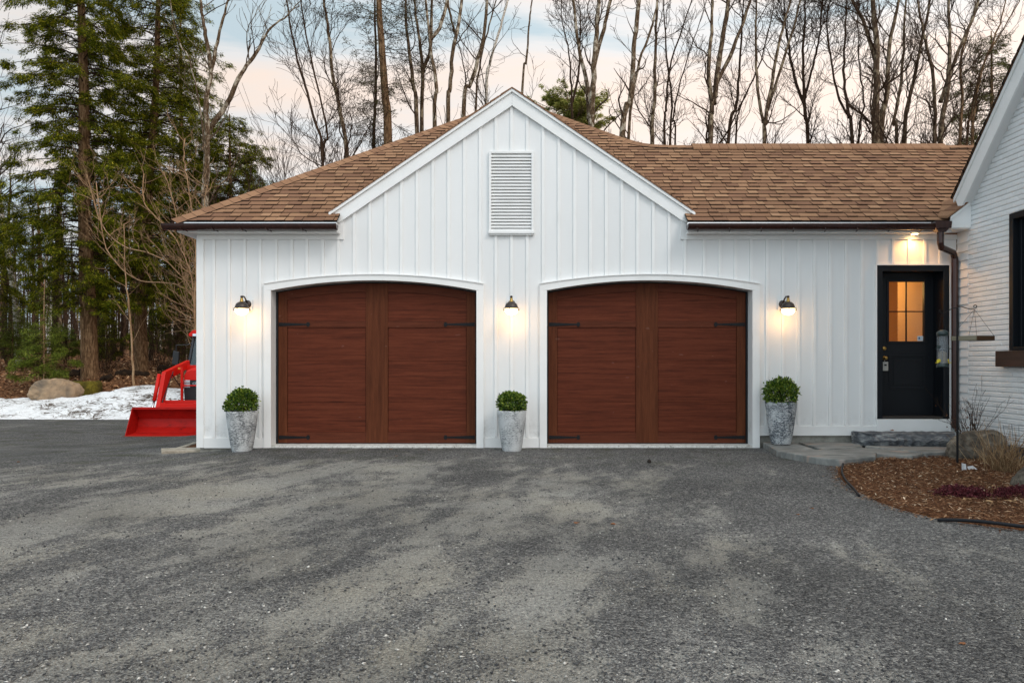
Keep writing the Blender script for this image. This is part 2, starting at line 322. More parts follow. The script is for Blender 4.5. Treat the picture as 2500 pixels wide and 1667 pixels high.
def rock(name, c0, c1, c2, sc=2.5, moss=None, sc3=(1, 1, 1)):
    m = mat(name, rough=0.9, spec=0.2); t = NT(m); c = t.coord(sc3); n = t.noise(c, sc, 7, 0.65, 0.6); b = t.ramp(n, [(0.3, c0), (0.5, c1), (0.7, c2)])
    if moss: b = t.mix(t.ramp(t.noise(c, sc*1.7, 5), [(0.45, g1(0)), (0.6, g1(0.9))]), b, moss)
    t.base(b); t.bump(t.noise(c, sc*9, 7, 0.7), 0.6, 0.03); return m
M['boulder'] = rock('tan_boulder', lin(96, 88, 80), lin(150, 128, 104), lin(188, 158, 126), 1.6)
M['rock'] = rock('grey_rock', lin(48, 42, 36), lin(100, 92, 82), lin(150, 141, 126), 7)
M['moss'] = rock('mossy_stump_surface', lin(48, 40, 20), lin(92, 82, 26), lin(132, 120, 40), 4)
M['slate'] = rock('slate_slab', lin(56, 59, 64), lin(104, 107, 111), lin(176, 177, 175), 6, sc3=(1, 1, 3.2))
m = mat('flagstone', rough=0.75, spec=0.3); t = NT(m); c = t.coord((1, 2, 1)); b = t.ramp(t.noise(c, 3, 6, 0.6, 0.5), [(0.3, lin(100, 101, 99)), (0.55, lin(136, 136, 132)), (0.72, lin(160, 157, 150))])
b = t.mix(t.ramp(t.noise(t.coord((1.4, 3.5, 1), (0, 0, R(30))), 1.1, 3), [(0.60, g1(0)), (0.66, g1(0.6))]), b, lin(170, 146, 132)); t.base(b); t.bump(t.noise(c, 20, 5), 0.5, 0.01); M['flag'] = m
m = mat('old_snow', rough=0.7, spec=0.3); t = NT(m); c = t.coord((1, 1.8, 2.2)); n = t.noise(c, 2.6, 6, 0.62, 1.4); pm = t.noise(c, 1.3, 3)
ln = t.math('ADD', t.math('MULTIPLY', t.math('ABSOLUTE', t.math('SUBTRACT', n, 0.5)), 9.0), t.math('MULTIPLY', t.math('SUBTRACT', 0.53, pm), 2.4))
b = t.ramp(ln, [(0.0, (0.09, 0.07, 0.055, 1)), (0.10, (0.28, 0.25, 0.22, 1)), (0.24, (0.66, 0.66, 0.66, 1)), (0.6, (0.80, 0.81, 0.82, 1)), (1.0, (0.86, 0.87, 0.88, 1))])
b = t.mix(t.math('GREATER_THAN', t.noise(c, 26, 3), 0.68), b, (0.12, 0.09, 0.07, 1)); t.base(b); t.bump(t.noise(c, 5, 6, 0.6), 0.6, 0.08); M['snow'] = m
# planter
def planter_mat(name, dark, light, th):
    m = mat(name, rough=0.85, spec=0.2); t = NT(m); tc = t.n('TexCoord'); mp = t.n('Mapping'); mp.inputs['Scale'].default_value = (7, 7, 30); t.l(tc.outputs['Object'], mp.inputs[0])
    n = t.noise(mp.outputs[0], 2.2, 4, 0.6, 1.6); big = t.noise(tc.outputs['Object'], 5, 3)
    rd = t.math('MULTIPLY', t.math('ABSOLUTE', t.math('SUBTRACT', n, 0.5)), 10.0)
    line = t.math('ADD', rd, t.math('MULTIPLY', t.math('SUBTRACT', big, 0.5), 2.2))
    t.base(t.ramp(line, [(0.0, dark), (th, dark), (th+0.22, light), (1.0, lin(206, 208, 208))])); t.bump(t.math('MINIMUM', line, 0.6), 0.45, 0.010); return m
M['plant_a'] = planter_mat('streaked_planter', lin(92, 95, 98), lin(178, 181, 182), 0.20)
M['plant_b'] = planter_mat('pale_planter', lin(110, 114, 118), lin(188, 191, 192), 0.02)
M['plant_c'] = planter_mat('dark_streaked_planter', lin(66, 72, 80), lin(166, 171, 176), 0.26)
M['soil'] = mat('potting_soil', (0.02, 0.014, 0.01, 1), 0.95)
# lamps
M['bronze'] = mat('aged_bronze', (0.055, 0.042, 0.036, 1), 0.42, 0.5)
M['brass'] = mat('brass', (0.42, 0.27, 0.08, 1), 0.35, 0.9)
M['globe'] = mat('lit_globe', (1, 0.9, 0.7, 1), 0.4, emit=(1.0, 0.70, 0.34, 1), es=7)
M['ledwarm'] = mat('lit_downlight', (1, 0.9, 0.7, 1), 0.4, emit=(1.0, 0.72, 0.34, 1), es=16)
# tractor
M['tred'] = mat('tractor_red', (0.60, 0.012, 0.006, 1), 0.42, spec=0.25); 
m = mat('worn_red', (0.5, 0.02, 0.01, 1), 0.5, spec=0.2); t = NT(m); c = t.coord((2, 2, 4)); t.base(t.ramp(t.noise(c, 3, 6, 0.7), [(0.3, (0.14, 0.008, 0.006, 1)), (0.42, (0.38, 0.008, 0.005, 1)), (0.8, (0.52, 0.012, 0.007, 1))])); M['wornred'] = m
M['rusty'] = mat('scraped_steel', (0.20, 0.05, 0.025, 1), 0.6, 0.2)
M['tyre'] = mat('tyre_rubber', (0.02, 0.02, 0.02, 1), 0.85)
M['tblack'] = mat('black_plastic', (0.012, 0.012, 0.014, 1), 0.4)
M['navy'] = mat('dark_cab_metal', (0.012, 0.016, 0.024, 1), 0.35)
M['chrome'] = mat('chrome', (0.7, 0.7, 0.72, 1), 0.15, 1.0)
M['lens'] = mat('headlight_lens', (0.65, 0.68, 0.72, 1), 0.1, 0.6)
def glass(name, col, alpha, rough=0.02):
    m = mat(name, col, rough, spec=0.8); p = m.node_tree.nodes['Principled BSDF']; p.inputs['Alpha'].default_value = alpha; return m
M['cabglass'] = glass('cab_glass', (0.06, 0.09, 0.10, 1), 0.55)
M['winglass'] = mat('dark_window_glass', (0.006, 0.007, 0.009, 1), 0.04, spec=0.7)
M['doorglass'] = glass('door_glass', (0.4, 0.3, 0.2, 1), 0.06)
M['tube'] = glass('clear_tube', (0.35, 0.38, 0.40, 1), 0.28, 0.1)
M['feedgreen'] = mat('feeder_green', (0.02, 0.035, 0.035, 1), 0.4)
M['yellow'] = mat('feeder_yellow', (0.7, 0.55, 0.03, 1), 0.5)
M['seed'] = rand_mat('bird_seed', [(0, lin(90, 80, 66)), (1, lin(160, 150, 134))], 0.9)
M['traywood'] = mat('weathered_wood', lin(132, 124, 104), 0.8)
M['traybrown'] = mat('brown_wood', lin(78, 52, 28), 0.8)
m = mat('brown_beam', rough=0.6); t = NT(m); t.base(t.ramp(t.noise(t.coord((8, 1, 12)), 2, 5), [(0.3, lin(42, 26, 20)), (0.7, lin(72, 47, 36))])); M['beam'] = m
M['orange'] = mat('ochre_wall', (0.55, 0.30, 0.08, 1), 0.8)
M['peachwall'] = mat('pale_wall', (0.75, 0.55, 0.36, 1), 0.8)
M['sticker'] = mat('sticker', lin(190, 200, 205), 0.5); M['blue'] = mat('sticker_ink', lin(50, 80, 130), 0.5)
M['greyplastic'] = mat('grey_plastic', lin(168, 168, 162), 0.5)
M['wire'] = mat('wire', (0.03, 0.03, 0.032, 1), 0.5, 0.5)
M['wiregrey'] = mat('galvanised_wire', lin(120, 126, 132), 0.5, 0.5)
M['paper'] = mat('white_scrap', lin(222, 224, 226), 0.8)
M['palestone'] = rock('pale_edging', lin(130, 120, 106), lin(176, 166, 150), lin(206, 198, 184), 6)

# ---------------------------------------------------------------- ground
def gh(x, y):
    x = np.asarray(x, dtype=float); y = np.asarray(y, dtype=float)
    left = sstep(-3.4, -7.5, x); back = sstep(-1.2, 5.0, y)
    z = -0.40*left*back-0.07*sstep(-3.3, -4.6, x)*(1-left*back)*sstep(-3, -0.2, y)
    z = z-0.05*sstep(6, 11, y)*left
    rise = sstep(11.4, 16.2, y)
    z = z*(1-rise)+0.66*rise+0.055*np.maximum(0, y-16.2)*(1-sstep(60, 120, y)*0.5)
    z = z+0.035*(fbm(x*0.5, y*0.5, 3)-0.45)*sstep(-0.2, -1.5, y)
    z = z+0.25*(fbm(x*0.35, y*0.35, 4)-0.45)*rise
    return z
def grid(name, xs, ys, fn, mt, label=None):
    X, Y = np.meshgrid(xs, ys); Z = fn(X, Y); v = np.stack([X, Y, Z], 2).reshape(-1, 3)
    nx, ny = len(xs), len(ys); i = np.arange(ny-1)[:, None]*nx+np.arange(nx-1)[None]
    q = np.stack([i, i+1, i+nx+1, i+nx], 2).reshape(-1)
    return npmesh(name, v, 4, q, mt, None, True)
def lsp(*seg):
    out = []
    for a, b, n in seg: out += list(np.linspace(a, b, n, endpoint=False))
    return np.array(out+[seg[-1][1]])
def gpx(px, py):
    d = H*F/(py-882); return (CX+(px-1275)*d/F, d-D)
TRACKS = [([(420, 1760), (700, 1560), (900, 1430), (1110, 1300), (1180, 1240)], 0.20, 0.34), ([(-200, 1540), (200, 1400), (600, 1290), (1000, 1170), (1080, 1130)], 0.34, 0.22),
          ([(1290, 1667), (1335, 1480), (1345, 1340), (1390, 1220), (1420, 1160)], 0.26, 0.26), ([(-100, 1340), (300, 1240), (620, 1180), (900, 1140)], 0.42, 0.28),
          ([(1760, 1667), (1820, 1480), (1800, 1330), (1760, 1200)], 0.22, 0.12), ([(900, 1700), (1080, 1500), (1220, 1330), (1280, 1220)], 0.16, 0.20), ([(2250, 1667), (2330, 1480), (2150, 1350)], 0.25, 0.12), ([(300, 1760), (420, 1560), (620, 1400), (800, 1300)], 0.2, 0.2)]
def silt(x, y):
    x = np.asarray(x, dtype=float); y = np.asarray(y, dtype=float)
    c, s_ = math.cos(R(16)), math.sin(R(16)); u = x*c-y*s_; v = x*s_+y*c
    f = fbm(u*1.5+9, v*0.6+4, 5)*0.60+fbm(u*3.6+2, v*1.5+8, 4)*0.95+fbm(u*11+5, v*5+1, 3)*0.75-1.12
    for wp, wd, am in TRACKS:
        P = [gpx(*p) for p in wp]; best = np.full(x.shape, 9.0)
        for (ax, ay), (bx, by) in zip(P[:-1], P[1:]):
            t_ = np.clip(((x-ax)*(bx-ax)+(y-ay)*(by-ay))/((bx-ax)**2+(by-ay)**2), 0, 1); best = np.minimum(best, np.hypot(x-ax-t_*(bx-ax), y-ay-t_*(by-ay)))
        f = f+0.85*am*np.exp(-(best/wd)**2)*(0.55+0.9*fbm(x*2.5+3, y*2.5, 3))
    f = f-0.30*sstep(-1.9, -0.5, y)-0.20*sstep(-1.5, 4.5, x)+0.10*sstep(2.5, -3, x)
    return np.clip(0.42+f*1.75, 0, 1)
gx_ = lsp((-90, -20, 20), (-20, -7, 40), (-7, 7, 500), (7, 12, 20), (12, 90, 20)); gy_ = lsp((-60, -11, 20), (-11, -8.6, 30), (-8.6, 0, 360), (0, 12.6, 60))
driveway = grid('driveway', gx_, gy_, lambda x, y: gh(x, y)-0.03*sstep(11, 12, y)-0.012*(silt(x, y)-0.5)*sstep(0.2, -0.3, y), M['gravel'])
_X, _Y = np.meshgrid(gx_, gy_); _a = driveway.data.attributes.new('silt', 'FLOAT', 'POINT'); _a.data.foreach_set('value', silt(_X, _Y).ravel().astype(np.float32))
tag(driveway, kind='structure')
ff = grid('forest_floor', lsp((-400, -40, 30), (-40, 40, 200), (40, 400, 30)), lsp((11.6, 40, 120), (40, 400, 60)), lambda x, y: gh(x, y)+0.0, M['forest'])
tag(ff, kind='structure')
# loose stones lying on the gravel
def scatter_stones():
    n = 120000
    d = 2.5+6.5*RNG.random(n)**1.5; px = RNG.random(n)*2700-100
    x = CX+(px-1275)*d/F; y = d-D
    keep = (y < -0.35) & ~((x > 3.2) & (y > -4.9) & (x > 3.9+(-1.6-y)*0.42))
    dens = silt(x, y); keep &= (RNG.random(n) < np.clip(1.05-dens*1.0, 0.15, 1))
    x, y = x[keep], y[keep]; n = len(x)
    ico = np.array([(1, 0, 0), (-1, 0, 0), (0, 1, 0), (0, -1, 0), (0, 0, 1), (0, 0, -1)], dtype=float)
    fc = np.array([(0, 2, 4), (2, 1, 4), (1, 3, 4), (3, 0, 4), (2, 0, 5), (1, 2, 5), (3, 1, 5), (0, 3, 5)])
    s_ = 0.0028+0.0060*RNG.random(n)**3
    sc = np.stack([s_*(0.8+0.9*RNG.random(n)), s_*(0.7+0.5*RNG.random(n)), s_*(0.35+0.4*RNG.random(n))], 1)
    v = ico[None]*(0.7+0.6*RNG.random((n, 6, 1)))*sc[:, None]+RNG.normal(size=(n, 6, 3))*sc[:, None]*0.22
    a = RNG.random(n)*6.28; c, s2 = np.cos(a)[:, None], np.sin(a)[:, None]
    vx = v[:, :, 0]*c-v[:, :, 1]*s2+x[:, None]; vy = v[:, :, 0]*s2+v[:, :, 1]*c+y[:, None]; vz = v[:, :, 2]+gh(x, y)[:, None]+sc[:, 2:3]*0.4
    idx = (fc.reshape(-1)[None]+6*np.arange(n)[:, None]).reshape(-1)
    o = npmesh('loose_gravel', np.stack([vx, vy, vz], 2).reshape(-1, 3), 3, idx, M['stones'])
    tag(o, 'loose grey and pale crushed stones lying on the driveway', 'gravel', kind='stuff')
scatter_stones()
def flakes(name, x, y, z, lo, hi, asp, mt, lift=0.01, tilt=0.5, parent=None):
    """thin elongated flakes, closed little wedges (4-vertex tetra-like chips)"""
    n = len(x); L = lo+(hi-lo)*RNG.random(n)**1.5; Wd = L*asp*(0.6+0.8*RNG.random(n)); T = Wd*0.35
    a = RNG.random(n)*6.28; ti = (RNG.random(n)-0.5)*tilt
    u = np.stack([np.cos(a)*np.cos(ti), np.sin(a)*np.cos(ti), np.sin(ti)], 1); s_ = np.stack([-np.sin(a), np.cos(a), (RNG.random(n)-0.5)*tilt], 1)
    up = np.stack([np.zeros(n), np.zeros(n), np.ones(n)], 1)
    c = np.stack([x, y, z+lift*RNG.random(n)], 1)
    P = np.stack([c-u*L[:, None]/2, c+s_*Wd[:, None]/2+up*T[:, None]*.5, c+u*L[:, None]/2, c-s_*Wd[:, None]/2+up*T[:, None]*.5, c+up*T[:, None]*1.2], 1)
    fc = np.array([(0, 3, 4), (3, 2, 4), (2, 1, 4), (1, 0, 4)]).reshape(-1)
    return npmesh(name, P.reshape(-1, 3), 3, (fc[None]+5*np.arange(n)[:, None]).reshape(-1), mt, parent)
# mulch bed
EDGE = [(5.6, -1.55), (4.85, -1.72), (4.25, -1.85), (3.92, -2.05), (3.66, -2.5), (3.52, -3.0), (3.50, -3.4), (3.56, -3.85), (3.70, -4.25), (3.78, -4.62), (3.9, -4.95), (4.1, -5.3), (4.5, -5.8), (5.3, -6.4), (6.1, -6.6)]
# outline measured from the photograph along its visible border
MPX = [(2480, 1098), (2300, 1108), (2200, 1112), (2110, 1121), (2062, 1128), (2035, 1142), (2042, 1165), (2075, 1190), (2130, 1218), (2190, 1240), (2260, 1256), (2340, 1270), (2420, 1282), (2500, 1292), (2600, 1302), (2720, 1312)]
def gp(px, py, z=0.02):
    d = (H-z)*F/(py-882); return (CX+(px-1275)*d/F, d-D)
MP = [gp(a, b) for a, b in MPX]
def inpoly(x, y, poly):
    r = np.zeros(x.shape, bool); n = len(poly)
    for i in range(n):
        x0, y0 = poly[i]; x1, y1 = poly[(i+1) % n]
        c = ((y0 > y) != (y1 > y)) & (x < (x1-x0)*(y-y0)/(y1-y0+1e-12)+x0); r ^= c
    return r
MPOLY = MP+[(6.10, MP[-1][1]), (6.10, -0.05), (5.6, -0.05)]
def mulch():
    xs = np.linspace(3.0, 6.2, 150); ys = np.linspace(-6.6, 0.0, 280); X, Y = np.meshgrid(xs, ys)
    ins = inpoly(X, Y, MPOLY)
    # distance-like softened height
    k = ins.astype(float)
    for _ in range(26): k = (k+np.roll(k, 1, 0)+np.roll(k, -1, 0)+np.roll(k, 1, 1)+np.roll(k, -1, 1))/5
    Z = gh(X, Y)-0.028+0.045*sstep(0.40, 1.0, k)+0.02*fbm(X*3, Y*3, 4)
    v = np.stack([X, Y, Z], 2).reshape(-1, 3); nx, ny = len(xs), len(ys)
    i = (np.arange(ny-1)[:, None]*nx+np.arange(nx-1)[None]).reshape(-1); kk = (k > 0.2).reshape(-1)
    i = i[kk[i] & kk[i+1] & kk[i+nx+1] & kk[i+nx]]
    o = npmesh('mulch_bed', v, 4, np.stack([i, i+1, i+nx+1, i+nx], 1).reshape(-1), M['mulch'], None, True); tag(o, kind='structure')
    n = 60000; x = 3.0+3.15*RNG.random(n); y = -6.6+6.5*RNG.random(n); jx = x+0.055*RNG.normal(size=n); jy = y+0.055*RNG.normal(size=n)
    m_ = inpoly(jx, jy, MPOLY); x, y = x[m_], y[m_]
    zi = np.rint(np.interp(x, xs, np.arange(nx))).astype(int); yi = np.rint(np.interp(y, ys, np.arange(ny))).astype(int)
    o = flakes('wood_chips', x, y, np.maximum(Z[yi, zi], gh(x, y)-0.004)+0.007, 0.016, 0.062, 0.2, M['chips'], 0.015, 0.8)
    tag(o, 'shredded brown bark chips covering the planting bed', 'mulch', kind='stuff')
    return lambda px_, py_: float(Z[int(np.interp(py_, ys, np.arange(ny))), int(np.interp(px_, xs, np.arange(nx)))])
mz = mulch()

# ---------------------------------------------------------------- garage building
gar = thing('garage', (0, 2, 0), 'white board and batten garage with two arched wooden doors and a brown shingle roof', 'garage')
XL = XW(482)                # left wall corner
XR = 6.13                   # brick house side wall
TH = 0.695; SL = 0.70; CT = 1/math.sqrt(1+SL*SL); ST = SL*CT
OV = 0.25; ZE = 3.075       # front roof edge
HW = 4.55; YA = -OV+HW      # hip corner, apex depth
GA, GS = 4.945, 0.676       # gable roof: apex height, slope
ZR = 4.755; YR = -OV+(ZR-ZE)/SL
SOF = 2.935
DOORS = [(XW(664)+XW(1163.5))/2, (XW(1334)+XW(1836))/2]; DW = 1.412
def arc(x, c, zc, zm, hw=DW): return zc+(zm-zc)*(1-((x-c)/hw)**2)
IN = (2.165, 2.303); OUT = (2.24, 2.378)
ED0, ED1 = XW(2139), XW(2316); EDT = ZW(648); EDB = ZW(1022)   # entry door opening in wall (outer casing)
def wall_top(x):
    a = abs(x)
    return GA-0.06-GS*a if a < 2.42 else SOF
def build_wall():
    b = MB(); xs = {XL, XR, -2.42, 2.42, 0.0, ED0, ED1}
    for c in DOORS:
        for k in range(17): xs.add(round(c-DW+2*DW*k/16, 5))
    xs = sorted(xs)
    def bot(x, mid):
        for c in DOORS:
            if abs(mid-c) < DW: return arc(x, c, *IN)
        if ED0 < mid < ED1: return EDT
        if mid > 3.4: return 0.17
        return -0.0
    for x0, x1 in zip(xs[:-1], xs[1:]):
        mid = (x0+x1)/2; e = 1e-6
        t0 = wall_top(x0+e*(1 if mid > x0 else 0)+ (1e-5)); t1 = wall_top(x1-1e-5)
        b.prism([(x0, bot(x0, mid)), (x1, bot(x1, mid)), (x1, t1), (x0, t0)], 0.0, 0.16)
    # below entry door
    b.box(ED0, ED1, 0.0, 0.16, 0.17, EDB-0.002)
    # left side and back walls
    b.box(XL, XL+0.16, 0.16, 8.5, 0.0, SOF); b.box(XL, 9, 8.5, 8.66, -0.2, SOF)
    b.build('wall', M['white'], gar)
    f = MB(); f.box(XL+0.03, DOORS[0]-DW-0.1, 0.02, 0.3, -0.6, -0.001); f.box(XL+0.03, XL+0.3, 0.3, 8.5, -0.6, -0.001); f.build('foundation', M['concrete'], gar)
    for a_ in ((DOORS[0]+DW, DOORS[1]-DW, 0.03, 0.3, -0.4, -0.001), (3.4, XR+0.2, 0.04, 0.3, -0.4, 0.169)):
        f = MB(); f.box(*a_); f.build('foundation', M['concrete'], gar)
build_wall()
# battens
def battens():
    b = MB(); sp = 38.42/177
    xs = [XW(1249)+sp*k for k in range(-11, 12)]; xs += [XW(p) for p in (712.6, 675, 636, 598, 560, 523)]
    xs += [XW(750), XW(789)]
    xs += [XW(1872+38.5*k) for k in range(-5, 12)]
    out = []
    for x in sorted(xs):
        if out and x-out[-1] < 0.15: continue
        out.append(x)
    w_ = 0.020
    for x in out:
        if not (XL+0.12 < x < XR-0.05): continue
        top = wall_top(x) if abs(x) < 2.40 else 2.868
        top = min(top, GA-0.245-GS*abs(x)+0.02) if abs(x) < 2.40 else top
        if abs(x) >= 2.33: top = 2.868
        bot = 0.14
        for c in DOORS:
            if abs(x-c) < DW+0.10:
                bot = arc(x, c, *OUT, hw=DW+0.1)-0.01
        if x > 3.4: bot = 0.305
        if ED0-0.02 < x < ED1+0.02: bot = EDT+0.02
        if bot == 0.14 and min(abs(abs(x-c)-(DW+0.05)) for c in DOORS) < 0.05: continue
        segs = [(bot, top)]
        if abs(x) < 0.30 and bot < 2.9: segs = [(bot, ZW(574)), (ZW(371), top)]
        for z0, z1 in segs: b.box(x-w_, x+w_, -0.019, -0.0005, z0, z1)
    b.build('battens', M['trim'], gar, bevel=0.002)
battens()
def trims():
    b = MB()
    b.box(XL-0.006, XL+0.095, -0.024, 0.10, 0.0, 2.87)        # corner board
    b.build('corner_board', M['trim'], gar, bevel=0.003)
    b = MB()
    for a_ in ((XL+0.097, DOORS[0]-DW-0.102, -0.022, -0.001, -0.004, 0.138), (DOORS[0]+DW+0.102, DOORS[1]-DW-0.102, -0.022, -0.001, -0.004, 0.138),
               (DOORS[1]+DW+0.102, ED0-0.002, -0.022, -0.001, 0.168, 0.303), (ED0, ED1+0.02, -0.024, -0.001, 0.168, EDB-0.004)):
        b = MB(); b.box(*a_); b.build('base_board', M['trim'], gar, bevel=0.003)
    b = MB()
    for s0, s1, s_ in ((XL, -2.33, -1), (2.33, XR, 1)):
        b = MB(); b.box(s0, s1, -0.026, -0.001, 2.868, SOF-0.001)
        b.box(min(s_*2.32, s_*2.42), max(s_*2.32, s_*2.42), -0.030, -0.001, 2.866, 3.22)
        b.build('frieze_board', M['trim'], gar, bevel=0.003)
    # casings of the garage doors
    for c in DOORS:
        q = MB()
        for s_ in (-1, 1):
            x0, x1 = sorted((c+s_*DW, c+s_*(DW+0.1))); q.box(x0, x1, -0.045, 0.0, -0.012, arc(c+s_*DW, c, *IN)+0.001)
        n = 24; poly_o = []; poly_i = []
        for k in range(n+1):
            x = c-DW-0.1+(2*DW+0.2)*k/n
            poly_o.append((x, arc(x, c, OUT[0]+0.01, OUT[1], DW+0.1)-0.0))
            xi = min(max(x, c-DW), c+DW); poly_i.append((x, arc(xi, c, *IN)))
        for k in range(n):
            q.prism([poly_i[k], poly_i[k+1], poly_o[k+1], poly_o[k]], -0.045, 0.0)
            q.prism([poly_o[k], poly_o[k+1], (poly_o[k+1][0], poly_o[k+1][1]+0.012), (poly_o[k][0], poly_o[k][1]+0.012)], -0.062, 0.0)
        # reveal (jambs and curved head)
        for s_ in (-1, 1):
            x0, x1 = sorted((c+s_*DW, c+s_*(DW+0.03))); q.box(x0, x1, 0.0, 0.18, 0.0, arc(c+s_*DW, c, *IN))
        for k in range(16):
            xa = c-DW+2*DW*k/16; xb = c-DW+2*DW*(k+1)/16
            q.prism([(xa, arc(xa, c, *IN)), (xb, arc(xb, c, *IN)), (xb, arc(xb, c, *IN)+0.03), (xa, arc(xa, c, *IN)+0.03)], 0.0, 0.18)
        q.build('door_casing', M['trim'], gar)
        q = MB(); q.box(c-DW-0.0, c+DW+0.0, -0.045, 0.5, -0.06, 0.035); q.build('threshold', M['sillpaint'], gar, bevel=0.006)
trims()
# garage doors
def garage_door(c):
    root = MB(); y = 0.20; zt = 2.31
    root.box(c-DW-0.02, c+DW+0.02, y+0.012, y+0.06, 0.04, zt+0.05)
    root = root.build('garage_door', M['wood_h'], gar)
    pn = MB(); J = [0.196, 0.62, 1.19, 1.668]
    for s_ in (-1, 1):
        a0, a1 = sorted((c+s_*0.155, c+s_*1.26))
        for k in range(3): pn.box(a0+0.006, a1-0.006, y+0.002, y+0.011, J[k]+0.0022, J[k+1]-0.0022)
        n = 12
        for k in range(n):
            xa = a0+(a1-a0)*k/n; xb = a0+(a1-a0)*(k+1)/n
            tp = lambda x: 2.165-0.11*(abs(x-c)/1.26)**2
            pn.prism([(xa, 1.755), (xb, 1.755), (xb, tp(xb)), (xa, tp(xa))], y+0.002, y+0.011)
    pn.build('door_panels', M['wood_h'], root)
    st = MB(); st.box(c-0.155, c+0.155, y-0.012, y+0.011, 0.045, zt)
    for s_ in (-1, 1):
        x0, x1 = sorted((c+s_*1.26, c+s_*1.385)); st.box(x0, x1, y-0.012, y+0.011, 0.045, zt)
    st.build('stiles', M['wood_v'], root, bevel=0.004)
    ra = MB()
    for s_ in (-1, 1):
        a0, a1 = sorted((c+s_*0.1555, c+s_*1.2595)); ra = MB()
        for z0_, z1_ in ((1.669, 1.753), (0.045, 0.195)):
            rm = MB(); rm.box(a0, a1, y-0.012, y+0.011, z0_, z1_); rm.build('rail', M['wood_r'], root)
        n = 12
        for k in range(n):
            xa = a0+(a1-a0)*k/n; xb = a0+(a1-a0)*(k+1)/n
            tp = lambda x: 2.168-0.11*(abs(x-c)/1.26)**2
            ra.prism([(xa, tp(xa)), (xb, tp(xb)), (xb, zt), (xa, zt)], y-0.012, y+0.011)
        ra.build('arched_rail', M['wood_r'], root)
    ws = MB()
    for s_ in (-1, 1):
        x0, x1 = sorted((c+s_*1.387, c+s_*(DW+0.002))); ws.box(x0, x1, y-0.03, y+0.011, 0.036, zt)
    ws.box(c-DW, c+DW, y-0.014, y+0.03, 0.0352, 0.0445)
    for k in range(16):
        xa = c-DW+2*DW*k/16; xb = c-DW+2*DW*(k+1)/16
        ws.prism([(xa, arc(xa, c, *IN)-0.02), (xb, arc(xb, c, *IN)-0.02), (xb, arc(xb, c, *IN)+0.001), (xa, arc(xa, c, *IN)+0.001)], y-0.02, y-0.013)
    ws.build('weather_seal', M['rubber'], root)
    for s_ in (-1, 1):
        for z in (1.708, 0.125):
            h = MB(); x0 = c+s_*1.375; x1 = c+s_*0.985; yy = y-0.020
            h.prism([(x0, z-0.026), (x1, z-0.010), (x1, z+0.010), (x0, z+0.026)], yy, y-0.013)
            cx = c+s_*0.965; pl = [(cx+0.026*math.cos(2*math.pi*k/16), z+0.032*math.sin(2*math.pi*k/16)) for k in range(16)]
            h.prism(pl, yy-0.002, y-0.013)
            for f_ in (0.06, 0.5): 
                xx = x0+(x1-x0)*f_; h.prism([(xx+0.008*math.cos(2*math.pi*k/8), z+0.008*math.sin(2*math.pi*k/8)) for k in range(8)], yy-0.006, yy+0.001)
            h.build('strap_hinge', M['iron'], root)
for c in DOORS: garage_door(c)
# unseen panel added behind the doors to block any light there
q = MB(); q.box(XL+0.2, 3.6, 0.55, 0.6, 0.0, 2.9); q.build('light_block_panel', M['concrete'], gar)

# gable vent
v = MB(); vx0, vx1, vz0, vz1 = XW(1194), XW(1303), ZW(574), ZW(371)
v.box(vx0, vx0+0.032, -0.05, 0, vz0+0.05, vz1); v.box(vx1-0.032, vx1, -0.05, 0, vz0+0.05, vz1); v.box(vx0+0.032, vx1-0.032, -0.05, 0, vz1-0.032, vz1)
v.box(vx0-0.008, vx1+0.008, -0.068, 0, vz0+0.012, vz0+0.05); v.box(vx0, vx1, -0.05, 0, vz0-0.008, vz0+0.012)
vent = v.build('gable_vent', M['trim'], gar, bevel=0.003)
v = MB(); n = 24; z0 = vz0+0.052; z1 = vz1-0.034; st = (z1-z0)/n
for k in range(n):
    z = z0+k*st
    v.prism([(-0.044, z), (-0.040, z-0.004), (-0.004, z+st*0.92), (-0.008, z+st*0.96)], vx0+0.032, vx1-0.032, axis='x')
v.build('louvre_slats', M['trim'], vent)
# rake boards with drip trim and dark shingle edge
for s_ in (-1, 1):
    b = MB(); X1 = 2.50
    def RZ(x, off): return GA-off-GS*x
    P = lambda x, z: (s_*x, z)
    b.prism([P(0.001, RZ(0, 0.245)), P(X1-0.12, RZ(X1-0.12, 0.245)), P(X1, RZ(X1, 0.12)), P(X1, RZ(X1, 0.065)), P(0.001, RZ(0, 0.065))], -0.055, -0.002)
    b.prism([P(0.001, RZ(0, 0.064)), P(X1+0.01, RZ(X1+0.01, 0.064)), P(X1+0.01, RZ(X1+0.01, 0.022)), P(0.001, RZ(0, 0.022))], -0.085, -0.002)
    b.build('rake_board', M['trim'], gar)
